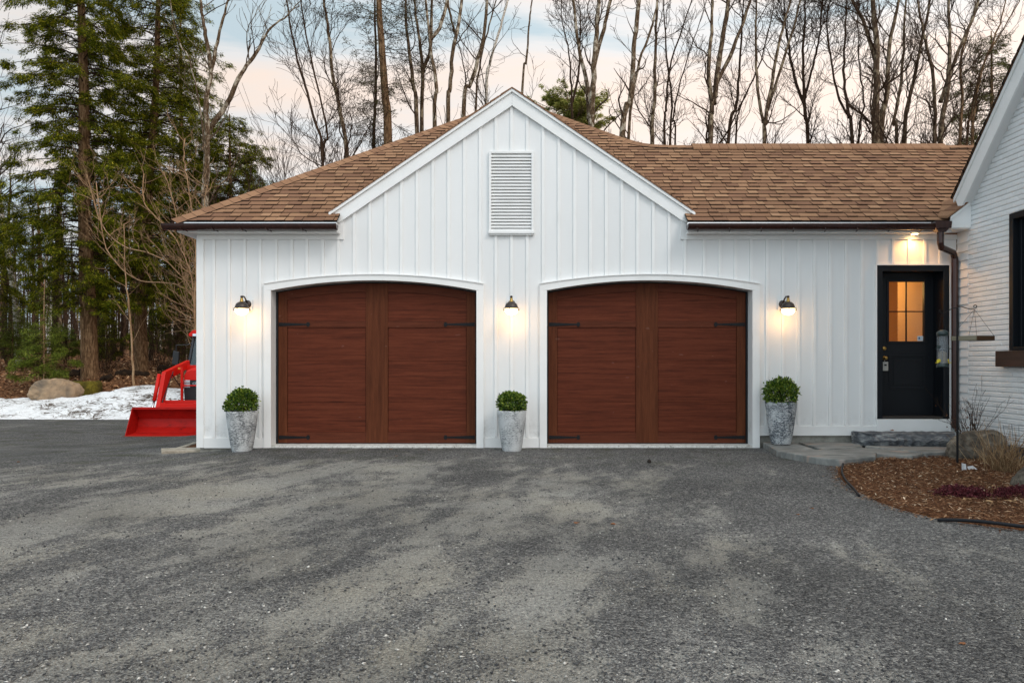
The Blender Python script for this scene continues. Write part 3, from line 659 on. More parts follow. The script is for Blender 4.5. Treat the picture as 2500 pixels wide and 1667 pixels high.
# ---- shingled roof
def clip(poly, a, b, c):     # keep a*x+b*v<=c
    out = []
    for i in range(len(poly)):
        p, q = poly[i], poly[(i+1) % len(poly)]; fp = a*p[0]+b*p[1]-c; fq = a*q[0]+b*q[1]-c
        if fp <= 0: out.append(p)
        if (fp < 0 < fq) or (fq < 0 < fp):
            t_ = fp/(fp-fq); out.append((p[0]+(q[0]-p[0])*t_, p[1]+(q[1]-p[1])*t_))
    return out
rs = random.Random(3)
def rows(mb, x0, x1, v0, v1, fmap, planes, e=0.132, ph=0.0):
    """tabs of architectural shingle; fmap(x, v, h) -> world"""
    k0 = int(v0/e); k = k0
    while k*e < v1-1e-6:
        va, vb = k*e, (k+1)*e
        rr = random.Random(k*77+5); x = x0-rr.random()*0.6; hi = rr.random() < 0.5
        while x < x1:
            wd = rr.uniform(0.11, 0.20) if hi else rr.uniform(0.10, 0.30); tone = rr.choice([0.1, 0.25, 0.35, 0.55, 0.6, 0.75, 0.95]) if hi else rr.choice([0.1, 0.3, 0.45, 0.7])
            sk = 0.0
            poly = [(x, va+(0 if hi else 0.006)), (x+wd-0.006, va+(0 if hi else 0.006)), (x+wd-0.006, vb+0.01), (x, vb+0.01)]
            lift = 0.019 if hi else 0.012
            for pl in planes+[(-1, 0, -x0), (1, 0, x1), (0, -1, -v0), (0, 1, v1)]:
                if len(poly) >= 3: poly = clip(poly, *pl)
            if len(poly) >= 3:
                n = len(poly); top = [fmap(px_, pv, lift*(1-(pv-va)/e*0.85)) for px_, pv in poly]; bt = [fmap(px_, pv, -0.012) for px_, pv in poly]
                mb.add(top, [tuple(range(n))], tone); mb.add(top+bt, [(i, i+n, (i+1) % n+n, (i+1) % n) for i in range(n)], 0.0)  # sides take the black cut-edge tone, which also paints the shadow under each tab
            x += wd; hi = not hi
        k += 1
VMAX = HW/CT; VR = (YR+OV)/CT; V0 = OV/CT
def front(x, v, h): return (x, -OV+v*CT-h*ST, ZE+v*ST+h*CT)
hipL = (-1, CT, HW)            # x >= -HW+v*CT
# valley: x >= (GA-0.0 - z)/GS
val_a = (GA-ZE)/GS; val_b = ST/GS
rb = MB()
rows(rb, -HW-0.05, -2.36, 0, V0, front, [hipL])
rows(rb, -HW-0.05, 0.0, V0, VMAX, front, [hipL, (1, -val_b, -val_a)])
rows(rb, 2.37, 8.5, 0, V0, front, [])
val_r = (-1, -val_b, -val_a)
rows(rb, 0.0, 8.5, V0, VR, front, [val_r])
# above the low ridge: hip to the right with a soft sweep down into the ridge
def topv(x):
    hv = (HW-x)/CT; k = 0.16; return k*math.log(math.exp(hv/k)+math.exp(VR/k)) if abs(hv-VR) < 1.5 else max(hv, VR)
kn = [0.0, 0.8, 1.3, 1.6, 1.8, 1.95, 2.1, 2.25, 2.4, 2.6, 2.8, 3.0, 3.3]
for xa, xb in zip(kn[:-1], kn[1:]):
    ta, tb = topv(xa), topv(xb); sl = (tb-ta)/(xb-xa)
    rows(rb, xa, xb, VR, ta, front, [(-sl, 1, ta-sl*xa), val_r])
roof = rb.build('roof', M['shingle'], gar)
# other roof faces (left hip side, back, gable roof, low ridge back)
ob = MB(); ZA = ZE+SL*HW; EL = 0.012
def slab(pts): 
    n = len(pts); ob.add([(p[0], p[1], p[2]-0.014) for p in pts]+[(p[0], p[1], p[2]-0.05) for p in pts], [tuple(range(n)), tuple(range(2*n-1, n-1, -1))]+[(i, i+n, (i+1) % n+n, (i+1) % n) for i in range(n)], 0.45)
A = (0, YA, ZA); YB = YA+HW
slab([(-HW, -OV, ZE), A, (-HW, YB, ZE)][::1]); slab([(-HW, YB, ZE), A, (HW, YB, ZE)]); slab([(HW, YB, ZE), A, (2.15, YR, ZR), (2.15, YR+0.3, ZR-0.2), (HW, YR+2.2, ZE)])
slab([(2.0, YR, ZR), (8.5, YR, ZR), (8.5, YR+2.4, ZE), (2.0, YR+2.4, ZE)])
for s_ in (-1, 1):
    yb = -OV+(GA-ZE)/SL
    slab([(0, -0.06, GA), (s_*2.5, -0.06, GA-GS*2.5), (s_*2.5, 0.0, GA-GS*2.5), (0, yb, GA)])
ob.build('rear_roof_faces', M['shingle'], roof)
ge = MB()
for s_ in (-1, 1):
    for k in range(18):   # cut shingle ends along the rake
        xa, xb = 0.145*k, 0.145*(k+1)+0.01
        if xb > 2.56: continue
        za = GA-GS*xa; zb = GA-GS*xb
        ge.prism([(s_*xa, za-0.022), (s_*xb, zb-0.022), (s_*xb, zb+0.006), (s_*xa, za-0.004)], -0.095, 0.3, tone=0.2)
ge.build('gable_edge_shingles', M['shingle'], roof)
# hip and ridge caps
cb = MB()
def cap_line(pts, w=0.13, e=0.145, tone=None):
    pts = [Vector(p) for p in pts]; L = [0]
    for a, b in zip(pts[:-1], pts[1:]): L.append(L[-1]+(b-a).length)
    def at(s_):
        s_ = min(max(s_, 0), L[-1]-1e-6)
        for i in range(len(pts)-1):
            if s_ <= L[i+1]: return pts[i]+(pts[i+1]-pts[i])*((s_-L[i])/(L[i+1]-L[i]))
    s_ = 0
    while s_ < L[-1]:
        p, q = at(s_), at(min(s_+e+0.02, L[-1])); t_ = (q-p).normalized(); side = t_.cross(Vector((0, 0, 1))).normalized(); up = side.cross(t_)
        l0, l1 = 0.027, 0.020
        dn = 0.075
        vs_ = [p+up*l0, p+side*w+up*(l0-dn), p-side*w+up*(l0-dn), q+up*l1, q+side*w+up*(l1-dn), q-side*w+up*(l1-dn)]
        vs2 = [x-up*0.014 for x in vs_]
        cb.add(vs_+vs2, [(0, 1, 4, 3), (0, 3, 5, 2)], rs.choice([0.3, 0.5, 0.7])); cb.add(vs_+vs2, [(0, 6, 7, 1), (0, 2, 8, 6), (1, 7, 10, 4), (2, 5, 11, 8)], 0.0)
        s_ += e
cap_line([(-HW-0.02, -OV-0.02, ZE-0.0), (0, YA, ZA)])
cap_line([front(x, topv(x), 0) for x in (8.5, 5, 3.3, 3.0, 2.8, 2.6, 2.4, 2.25, 2.1, 1.95, 1.8, 1.6, 1.3, 0.8, 0)], w=0.12)
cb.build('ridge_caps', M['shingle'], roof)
rv = MB(); xa, xb = XW(1690, 12.6), XW(2300, 12.6)
for k in range(int((xb-xa)/0.145)+1):
    x = xa+k*0.145
    rv.prism([(YR-0.16, ZR-0.095), (YR-0.16, ZR-0.065), (YR, ZR+0.052), (YR+0.16, ZR-0.065), (YR+0.16, ZR-0.095), (YR, ZR+0.022)], x, x+0.139, axis='x', tone=rs.choice([0.3, 0.5, 0.7]))
rv.build('ridge_vent', M['shingle'], roof)
rv = MB(); rv.prism([(YR-0.135, ZR-0.12), (YR-0.135, ZR-0.085), (YR, ZR+0.015), (YR+0.135, ZR-0.085)], xa, xb, axis='x'); rv.build('vent_baffle', M['rubber'], roof)
# ---- eaves
def eave(x0, x1, endl, lefty=False):
    f = MB(); f.box(x0, x1, -OV+0.02, -OV+0.045, SOF-0.004, ZE-0.02); f.box(x0, x1, -OV-0.012, -OV+0.02, ZE-0.040, ZE-0.016)
    if lefty: f.box(x0, x0+0.025, -OV+0.045, 8.6, SOF-0.004, ZE-0.02)
    f.build('fascia', M['trim'], gar)
    s = MB(); n = int((x1-x0)/0.10); y0 = -OV+0.046
    if lefty: s.box(x0+0.026, XL-0.002, 0.0, 8.5, SOF, SOF+0.01)
    for k in range(n):
        a = x0+0.026+(x1-x0-0.026)*k/n; b_ = x0+0.026+(x1-x0-0.026)*(k+1)/n-0.006; s.box(a, b_, y0, -0.001 if True else 0, SOF, SOF+0.012)
    s.box(x0+0.026, x1, y0, -0.001, SOF+0.012, SOF+0.02)
    s.build('soffit', M['soffit'], gar)
    d = MB(); d.prism([(-OV-0.03, ZE-0.0185), (-OV-0.034, ZE-0.050), (-OV-0.013, ZE-0.052), (-OV-0.013, ZE-0.0175)], x0-0.01, x1, axis='x'); d.build('drip_edge', M['alu'], gar)
FX = -4.42
eave(FX-0.10, -2.36, 0, True); eave(2.37, 5.93, 0)
def gutter(x0, x1, brs):
    yc = -OV-0.058; zc = ZE-0.058; r = 0.062; b = MB(); n = 12
    pr = [(yc+r*math.cos(math.pi+math.pi*k/n), zc+r*1.15*math.sin(math.pi+math.pi*k/n)) for k in range(n+1)]
    pi_ = [(yc+(r-0.006)*math.cos(math.pi+math.pi*k/n), zc+(r-0.006)*1.15*math.sin(math.pi+math.pi*k/n)) for k in range(n+1)]
    for k in range(n):
        b.prism([pr[k], pr[k+1], pi_[k+1], pi_[k]], x0, x1, axis='x')
    b.tube([(x0, yc-r, zc+0.002), (x1, yc-r, zc+0.002)], 0.008, 8)
    for xx in (x0, x1-0.006): b.prism(pr, xx, xx+0.006, axis='x')
    g = b.build('gutter', M['gutter'], gar)
    for x in brs:
        q = MB(); q.tube([(x-0.02, yc-r*0.9, zc-0.05), (x, yc-0.2*r, zc-r*1.2), (x+0.015, yc+0.6*r, zc-r*1.1), (x+0.02, -OV+0.02, zc-0.075)], 0.007, 6); q.build('gutter_bracket', M['gutter'], g)
gutter(XW(392, 10.12), XW(820, 10.12), [XW(p, 10.15) for p in (445, 520, 590, 652, 738)])
gutter(XW(1681, 10.12), XW(2296, 10.12), [XW(p, 10.15) for p in (1705, 1783, 1861, 1940, 2018, 2096, 2175, 2253)])
# downspout
ds = MB(); zt = ZE-0.03
o1 = W(2303, 548, 10.12)
ds.prism([(o1.x-0.10, ZE-0.115), (o1.x+0.105, ZE-0.115), (o1.x+0.115, ZE-0.02), (o1.x-0.11, ZE-0.02)], -OV-0.14, -OV+0.01)
ds.prism([(o1.x-0.05, ZE-0.16), (o1.x+0.05, ZE-0.16), (o1.x+0.09, ZE-0.112), (o1.x-0.09, ZE-0.112)], -OV-0.11, -OV-0.01)
ds.tube([(o1.x, -OV-0.06, ZE-0.13), (o1.x, -OV-0.06, ZE-0.30), (o1.x+0.025, -0.29, ZE-0.36), W(2327, 617, 10.38), W(2331, 630, 10.43), (XW(2331, 10.43), -0.07, 2.4), (XW(2331, 10.43), -0.07, 0.28)], 0.043, 12)
ds = ds.build('downspout', M['gutter'], gar, smooth=False, bevel=0.004)
# ---- entry door
def entry():
    jw = 0.082; y1 = 0.24
    w_ = MB(); w_.box(ED0-0.018, ED0, -0.03, 0, EDB, EDT+0.018); w_.box(ED1, ED1+0.018, -0.03, 0, EDB-0.2, EDT+0.018); w_.box(ED0, ED1, -0.03, 0, EDT, EDT+0.018)
    w_.build('door_trim', M['trim'], gar)
    b = MB(); b.box(ED0, ED0+jw, -0.02, 0.16, EDB, EDT); b.box(ED1-jw, ED1, -0.02, 0.16, EDB, EDT); b.box(ED0+jw, ED1-jw, -0.02, 0.16, EDT-jw, EDT)
    b.box(ED0+jw-0.02, ED0+jw, 0.16, y1+0.002, EDB, EDT); b.box(ED1-jw, ED1-jw+0.03, 0.16, y1+0.002, EDB, EDT); b.box(ED0+jw-0.02, ED1-jw+0.03, 0.16, y1+0.002, EDT-jw, EDT)
    b.build('door_frame', M['blackdoor'], gar, bevel=0.004)
    q = MB(); q.box(ED0+jw, ED1-jw, -0.015, y1, EDB, EDB+0.03); q.build('door_sill', mat('worn_black_metal', (0.06, 0.055, 0.05, 1), 0.45, 0.5), gar, bevel=0.006)
    dd = 10.5+y1
    x0, x1 = ED0+jw-0.015, ED1-jw+0.02; z0, z1 = EDB+0.005, EDT-jw+0.02
    gx0, gx1, gz0, gz1 = XW(2170, dd), XW(2256, dd), ZW(833, dd), ZW(688, dd)
    d = MB(); yb = y1+0.045
    d.box(x0, gx0, y1, yb, z0, z1); d.box(gx1, x1, y1, yb, z0, z1); d.box(gx0, gx1, y1, yb, gz1, z1); d.box(gx0, gx1, y1, yb, z0, gz0)
    door = d.build('entry_door', M['blackdoor'], gar)
    t_ = MB(); k = 0.03
    for a in ((gx0-k, gx0, gz0-k, gz1+k), (gx1, gx1+k, gz0-k, gz1+k), (gx0, gx1, gz1, gz1+k), (gx0, gx1, gz0-k, gz0)): t_.box(a[0], a[1], y1-0.012, y1-0.0005, a[2], a[3])
    px0, px1, pz0, pz1 = XW(2170, dd), XW(2260, dd), ZW(950, dd), ZW(866, dd)
    for a in ((px0, px0+k, pz0, pz1), (px1-k, px1, pz0, pz1), (px0+k, px1-k, pz1-k, pz1), (px0+k, px1-k, pz0, pz0+k)): t_.box(a[0], a[1], y1-0.010, y1-0.0005, a[2], a[3])
    t_.box(px0+k+0.035, px1-k-0.035, y1-0.008, y1-0.0005, pz0+k+0.035, pz1-k-0.035)
    t_.build('panel_moulding', M['blackdoor'], door, bevel=0.005)
    g = MB(); g.box(gx0, gx1, y1+0.018, y1+0.024, gz0, gz1); g.build('glass_pane', M['doorglass'], door)
    mu = MB(); mx = XW(2213, dd); mzz = ZW(760.5, dd); mu.box(mx-0.009, mx+0.009, y1+0.004, y1+0.017, gz0, gz1); mu.box(gx0, mx-0.009, y1+0.004, y1+0.017, mzz-0.008, mzz+0.008); mu.box(mx+0.009, gx1, y1+0.004, y1+0.017, mzz-0.008, mzz+0.008)
    mu.build('glazing_bars', M['blackdoor'], door)
    kx = XW(2159, dd)
    h = MB(); zz = ZW(874, dd); h.tube([(kx, y1-0.002, zz), (kx, y1-0.010, zz), (kx, y1-0.012, zz), (kx, y1-0.04, zz), (kx, y1-0.05, zz), (kx, y1-0.066, zz)], [0.032, 0.030, 0.012, 0.012, 0.028, 0.022], 16); h.build('door_knob', M['brass'], door, smooth=True)
    h = MB(); zz = ZW(850.5, dd); h.tube([(kx-0.005, y1-0.002, zz), (kx-0.005, y1-0.018, zz), (kx-0.005, y1-0.022, zz)], [0.031, 0.028, 0.02], 16); h.build('deadbolt', M['brass'], door, smooth=True)
    h = MB(); h.box(XW(2152, dd), XW(2165, dd), y1-0.045, y1-0.004, ZW(905, dd), ZW(883, dd)); h.tube([(kx-0.01, y1-0.025, ZW(883, dd)), (kx-0.01, y1-0.03, ZW(876, dd))], 0.006, 6); lb = h.build('lock_box', M['greyplastic'], door, bevel=0.004)
    h = MB(); h.box(XW(2155, dd), XW(2161, dd), y1-0.048, y1-0.0455, ZW(893, dd), ZW(889, dd)); h.build('lock_window', M['rubber'], door)
    h = MB(); h.box(XW(2241, dd), XW(2255, dd), y1+0.0162, y1+0.0175, ZW(832, dd), ZW(820, dd)); h.build('sticker', M['sticker'], door)
    h = MB(); h.prism([(XW(2244, dd), ZW(828, dd)), (XW(2247.5, dd), ZW(828, dd)), (XW(2247.5, dd), ZW(824, dd)), (XW(2245.7, dd), ZW(822, dd)), (XW(2244, dd), ZW(824, dd))], y1+0.0150, y1+0.0161); h.build('sticker_mark', M['blue'], door)
    # lit room behind the glass
    r = MB(); X0, X1, Y0, Y1, Z0, Z1 = ED0-0.5, ED1+0.9, y1+0.1, 2.6, 0.1, 2.7
    r.box(X0, X1, Y1, Y1+0.05, Z0, Z1); r.box(X0-0.05, X0, Y0, Y1, Z0, Z1); r.box(X1, X1+0.05, Y0, Y1, Z0, Z1)
    r.box(X0, X1, Y0, Y1, Z1, Z1+0.05); r.box(X0, X1, Y0, Y1, Z0-0.05, Z0)
    r.build('inner_wall', M['peachwall'], gar)
    r = MB(); r.box(X0+0.001, X1-0.001, 2.4, 2.5, Z0+0.001, Z1-0.001); r.build('inner_back_wall', M['orange'], gar)
    r = MB(); z = Z0+0.01; r.box(5.905, 5.98, y1+0.12, 1.17, Z0+0.001, Z1-0.001)
    while z < Z1-0.08: r.box(5.901, 5.904, y1+0.12, 1.18, z, z+0.056); z += 0.068
    r.build('inner_brick_wall', M['peachwall'], gar)
    l = bpy.data.lights.new('hall_light', 'POINT'); l.energy = 19; l.color = (1.0, 0.57, 0.17); l.shadow_soft_size = 0.12
    lo = bpy.data.objects.new('hall_light', l); COL.objects.link(lo); lo.location = (ED0+0.25, 1.35, 2.3)
entry()
# soffit downlight
dl = thing('soffit_light', (W(2234, 565, 10.38).x, -0.115, SOF), 'small round lit downlight in the soffit above the black entry door', 'light')
q = MB(); q.tube([(dl.location.x, -0.115, SOF-0.001), (dl.location.x, -0.115, SOF-0.008)], 0.055, 20); q.build('trim_ring', M['trim'], dl)
q = MB(); q.tube([(dl.location.x, -0.115, SOF-0.0085), (dl.location.x, -0.115, SOF-0.012)], 0.04, 20); q.build('bulb', M['ledwarm'], dl)
l = bpy.data.lights.new('downlight', 'SPOT'); l.energy = 24; l.color = (1.0, 0.46, 0.13); l.spot_size = R(165); l.spot_blend = 0.9; l.shadow_soft_size = 0.04
lo = bpy.data.objects.new('downlight', l); COL.objects.link(lo); lo.location = (dl.location.x, -0.115, SOF-0.02)

# ---------------------------------------------------------------- wall lamps
def wall_lamp(X, label):
    Z = ZW(745); o = thing('wall_lamp', (X, 0, Z), label, 'lamp', 'barn lamps on the garage front')
    q = MB(); q.box(X-0.065, X+0.065, -0.032, -0.0195, Z-0.075, Z+0.075); q.build('mounting_block', M['trim'], o, bevel=0.003)
    q = MB(); q.tube([(X, -0.032, Z+0.01), (X, -0.046, Z+0.01), (X, -0.055, Z+0.01)], [0.056, 0.054, 0.03], 20); q.build('backplate', M['bronze'], o, smooth=True)
    yc = -0.245; zd = Z-0.058
    q = MB(); q.tube([(X, -0.05, Z+0.03), (X, -0.10, Z+0.075), (X, -0.16, Z+0.105), (X, -0.215, Z+0.10), (X, yc, Z+0.078), (X, yc, Z+0.05)], 0.011, 10); q.tube([(X, yc, Z+0.11), (X, yc, Z+0.085)], [0.014, 0.02], 10); q.build('arm', M['bronze'], o, smooth=True)
    q = MB(); q.lathe([(0.0, 0.102), (0.016, 0.10), (0.02, 0.085), (0.018, 0.07), (0.026, 0.066), (0.026, 0.045)], (X, yc, Z-0.02), 16); q.build('socket', M['brass'], o, smooth=True)
    q = MB(); q.lathe([(0.022, 0.088), (0.05, 0.078), (0.072, 0.058), (0.086, 0.03), (0.092, 0.0), (0.110, -0.004), (0.110, -0.010), (0.088, -0.008), (0.06, 0.05)], (X, yc, zd), 28); q.build('shade', M['bronze'], o, smooth=True)
    q = MB(); q.lathe([(0.098, -0.024), (0.112, -0.024), (0.112, -0.030), (0.098, -0.030), (0.098, -0.024)], (X, yc, zd), 28)
    for k in range(3):
        a = 2*math.pi*k/3+0.3; q.tube([(X+0.106*math.cos(a), yc+0.106*math.sin(a), zd-0.008), (X+0.106*math.cos(a), yc+0.106*math.sin(a), zd-0.028)], 0.005, 6)
    q.build('ring', M['bronze'], o)
    q = MB(); q.lathe([(0.088, -0.006), (0.09, -0.03), (0.082, -0.055), (0.06, -0.08), (0.03, -0.094), (0.0, -0.098)], (X, yc, zd), 24); q.build('globe', M['globe'], o, smooth=True)
    l = bpy.data.lights.new('lamp_glow', 'POINT'); l.energy = 2.1; l.color = (1.0, 0.50, 0.17); l.shadow_soft_size = 0.06
    lo = bpy.data.objects.new('lamp_glow', l); COL.objects.link(lo); lo.location = (X, yc+0.03, zd-0.16)
wall_lamp(XW(606), 'lit bronze barn lamp at the left corner of the garage above the planter')
wall_lamp(XW(1249), 'lit bronze barn lamp on the strip of wall between the two garage doors')
wall_lamp(XW(1909), 'lit bronze barn lamp on the wall between the right garage door and the black door')

# ---------------------------------------------------------------- brick house
bh = thing('brick_house', (XR+1, -3, 0), 'white painted brick house with a steep gable, dark window and brown beam sill', 'house')
RK = 1.045; Y0B, Z0B = -0.22, 3.40
YRG = -3.9; ZRG = Z0B+RK*(Y0B-YRG)
def rake_z(y): return Z0B+RK*(Y0B-y) if y > YRG else ZRG-RK*(YRG-y)
WY0, WY1, WZ0, WZ1 = -1.18, -2.9, ZW(856, 9.3), 2.99
def brick_wall():
    core = MB(); core.box(XR+0.012, XR+0.2, WY0, -0.285, 0.16, 3.3); core.box(XR+0.012, XR+0.2, -7.5, WY1, 0.16, 3.3)
    core.box(XR+0.012, XR+0.2, WY1, WY0, 0.16, WZ0); core.box(XR+0.012, XR+0.2, WY1, WY0, WZ1, 3.3)
    core.prism([(-0.285, 3.3), (-0.285, rake_z(-0.285)-0.05), (YRG, ZRG-0.05), (-7.5, 3.3)], XR+0.012, XR+0.2, axis='x')
    core.box(XR+0.2, 14, -0.4, -0.285, 0.0, 3.3); core.box(XR+0.2, 14, -7.5, -7.4, 0.0, 3.3)
    core.build('wall_core', M['trim'], bh)
    V = []; rr = random.Random(5); e = 0.0645; b = MB()
    z = 0.165; k = 0
    while z < ZRG:
        y = -0.285-(0.0 if k % 2 else -0.0); L = 0.205; first = 0.10 if k % 2 else 0.205
        yy = -0.285; ln = first
        while yy > -7.5:
            ya, yb = yy, max(yy-ln, -7.5); yy -= ln; ln = L
            ztop = z+e-0.011
            segs = [(ya, yb)]
            if ztop > WZ0+0.0 and z < WZ1:
                if ya <= WY0 and yb >= WY1: continue
                if ya > WY0 > yb: segs = [(ya, WY0)]
                elif ya > WY1 > yb: segs = [(WY1, yb)]
            for a, c in segs:
                if ztop > rake_z(a)-0.03 or ztop > rake_z(c)-0.03: continue
                if abs(a-c) < 0.02: continue
                j = rr.uniform(-0.0014, 0.0014); t1 = rr.uniform(-0.0012, 0.0012); g = 0.0006
                x0 = XR-0.004+j; x1 = XR+0.014
                b.add([(x0+0.003, a-g, z+t1), (x0+0.003, c+g, z-t1), (x0+0.003, c+g, ztop-t1), (x0+0.003, a-g, ztop+t1), (x1, a-g, z-0.004), (x1, c+g, z-0.004), (x1, c+g, ztop+0.004), (x1, a-g, ztop+0.004),
                       (x0-0.001, a-0.012, z+0.009), (x0-0.001, c+0.012, z+0.009), (x0-0.001, c+0.012, ztop-0.009), (x0-0.001, a-0.012, ztop-0.009)],
                      [(8, 9, 10, 11), (0, 1, 9, 8), (1, 2, 10, 9), (2, 3, 11, 10), (3, 0, 8, 11), (0, 4, 5, 1), (1, 5, 6, 2), (2, 6, 7, 3), (3, 7, 4, 0)])
        z += e; k += 1
    b.build('brick_facing', M['brick'], bh)
    # lap siding return
    s = MB(); z = 0.19
    while z < SOF-0.02:
        zt_ = min(z+0.119, SOF-0.002)
        s.prism([(XR+0.010, z-0.012), (XR-0.014, z-0.012), (XR+0.004, zt_), (XR+0.010, zt_)], -0.284, -0.03); z += 0.119
    s.box(XR+0.0105, XR+0.1, -0.284, -0.0, 0.17, 3.3)
    s.build('lap_siding', M['white'], bh)
    f = MB(); f.box(XR+0.03, XR+0.2, -7.5, -0.01, -0.3, 0.16); f.build('foundation', mat('dark_foundation', (0.05, 0.05, 0.05, 1), 0.9), bh)
brick_wall()
def brick_roof():
    b = MB(); x0 = XR-0.14
    def yz(y, off): return (y, rake_z(y)+off)
    # rake board in plane x0
    b.prism([(Y0B+0.0, Z0B-0.02), yz(YRG, -0.02), yz(YRG, -0.30), (Y0B-0.10, Z0B-0.20)], x0, x0+0.025, axis='x')
    b.prism([(Y0B+0.01, Z0B-0.00), yz(YRG, 0.0), yz(YRG, -0.065), (Y0B+0.01, Z0B-0.065)], x0-0.02, x0, axis='x')
    b.prism([(-7.58, 3.38), yz(YRG, 0.0), yz(YRG, -0.25), (-7.5, 3.2)], x0, x0+0.025, axis='x')
    b.build('rake_board', M['trim'], bh)
    s = MB(); s.prism([(Y0B-0.06, Z0B-0.20), yz(YRG, -0.26), yz(YRG, -0.24), (Y0B-0.06, Z0B-0.18)], x0+0.026, XR+0.05, axis='x')
    # little boxed eave end
    s.prism([(x0+0.002, Z0B-0.21), (x0+0.03, Z0B-0.265), (XR, Z0B-0.265), (XR, Z0B-0.21)], Y0B-0.09, Y0B-0.02, axis='y')
    s.build('rake_soffit', M['soffit'], bh)
    r = MB(); L = math.hypot(Y0B+0.04-YRG, ZRG-Z0B)
    cu = (YRG-Y0B-0.04)/L; su = (ZRG-Z0B)/L
    fm = lambda x, v, h: (x, Y0B+0.04+v*cu+h*su, Z0B+0.0+v*su-h*cu*1.0)
    rows(r, x0-0.04, 10.0, 0, L, fm, [])
    r.add([(x0-0.03, Y0B+0.05, Z0B-0.01), (x0-0.03, YRG, ZRG+0.0), (x0-0.03, -7.6, 3.38), (14, Y0B+0.05, Z0B-0.01), (14, YRG, ZRG), (14, -7.6, 3.38)], [(0, 1, 4, 3), (1, 2, 5, 4)], 0.4)
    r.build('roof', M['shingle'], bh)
    # boxed eave return where the two roofs meet
    e = MB(); d = 10.15; xa = W(2321, 550, d).x
    e.prism([(xa, 2.97), (XR-0.0, 2.97), (XR-0.0, 3.325), (xa, 3.10)], -0.35, -0.33)
    e.prism([(xa-0.01, 3.075), (XR-0.0, 3.30), (XR, 3.335), (xa-0.01, 3.115)], -0.37, -0.351)
    e.box(xa, XR-0.001, -0.329, -0.002, 2.958, 2.972)
    e.build('eave_return', M['trim'], bh)
    c = MB()
    th = math.atan2(3.345-3.10, XR-(xa-0.06)); L = math.hypot(3.345-3.10, XR-xa+0.06)
    for k in range(3):      # small shingled saddle climbing to the brick
        a, b_ = k/3, (k+1)/3
        p = lambda f_, y, h: (xa-0.06+(XR-xa+0.06)*f_, y, 3.105+(3.35-3.105)*f_+h+(y+0.37)*0.18)
        for j in range(3):
            ya, yb = -0.38+0.28*j, -0.38+0.28*(j+1)-0.004
            t_ = rs.choice([0.1, 0.3, 0.6]); c.add([p(a, ya, 0.02), p(a, yb, 0.02), p(b_, yb, 0.008), p(b_, ya, 0.008), p(a, ya, -0.01), p(a, yb, -0.01), p(b_, yb, -0.01), p(b_, ya, -0.01)], [(0, 3, 2, 1), (0, 1, 5, 4), (3, 0, 4, 7), (1, 2, 6, 5), (2, 3, 7, 6)], t_)
    c.build('saddle_shingles', M['shingle'], bh)
brick_roof()
def side_window():
    xf = XR+0.0; fw = 0.075
    f = MB()
    f.box(xf-0.03, xf+0.10, WY0-fw, WY0, WZ0, WZ1); f.box(xf-0.03, xf+0.10, WY1, WY1+fw, WZ0, WZ1)
    f.box(xf-0.03, xf+0.10, WY1+fw, WY0-fw, WZ1-fw, WZ1); f.box(xf-0.03, xf+0.10, WY1+fw, WY0-fw, WZ0, WZ0+0.045)
    f.box(xf+0.04, xf+0.09, WY0-fw-0.05, WY0-fw, WZ0+0.045, WZ1-fw)
    wo = f.build('window', M['blackdoor'], bh, bevel=0.004)
    g = MB(); g.box(xf+0.06, xf+0.075, WY1+fw, WY0-fw-0.05, WZ0+0.045, WZ1-fw); g.build('window_pane', M['winglass'], wo)
    s = MB(); s.box(XR-0.10, XR+0.08, WY1-0.2, -1.02, ZW(895, 9.4), WZ0-0.003); s.build('beam_sill', M['beam'], bh, bevel=0.006)
side_window()

# ---------------------------------------------------------------- steps and flagstones
def slabstone(name, poly, z0, z1, mt, label, cat, group=None, jit=0.012, bevel=0.012):
    b = MB(); rr = random.Random(len(poly)+int(z1*1000)+int(poly[0][0]*100)); pts = []
    for i in range(len(poly)):
        p, q = poly[i], poly[(i+1) % len(poly)]; n = max(1, int(math.dist(p, q)/0.09))
        for k in range(n):
            f_ = k/n; pts.append((p[0]+(q[0]-p[0])*f_+rr.uniform(-jit, jit), p[1]+(q[1]-p[1])*f_+rr.uniform(-jit, jit)))
    b.prism(pts, z0, z1, axis='z'); o = b.build(name, mt, None, bevel=bevel); tag(o, label, cat, group); return o
def fp(px, py, z): return gp(px, py, z)
zf = 0.085
FS = [([fp(1862, 1077, zf), fp(1935, 1077, zf), fp(1993, 1096, zf), fp(1897, 1099, zf)], 'grey and pink flagstone under the right planter'),
      ([fp(1943, 1075, zf), fp(2090, 1075, zf), fp(2107, 1088, zf), fp(2010, 1094, zf)], 'flagstone with a pink streak against the wall, left of the slate step'),
      ([fp(1905, 1101, zf), fp(2008, 1097, zf), fp(2140, 1104, zf), fp(2138, 1114, zf), fp(2060, 1122, zf), fp(1990, 1116, zf)], 'long pale grey flagstone along the driveway edge'),
      ([fp(2014, 1096, zf), fp(2106, 1090, zf), fp(2170, 1094, zf), fp(2255, 1104, zf), fp(2230, 1109, zf), fp(2145, 1104, zf)], 'grey flagstone in front of the left end of the slate step'),
      ([fp(2112, 1087, zf), fp(2330, 1090, zf), fp(2330, 1101, zf), fp(2260, 1104, zf), fp(2175, 1094, zf)], 'flagstone in front of the right end of the slate step')]
for poly, lb in FS: slabstone('flagstone', poly, -0.05, zf+random.uniform(-0.014, 0.008), M['flag'], lb, 'flagstone', 'flagstones of the entry path', jit=0.008)
x0, x1 = XW(2106, 10.1), XW(2345, 10.1)
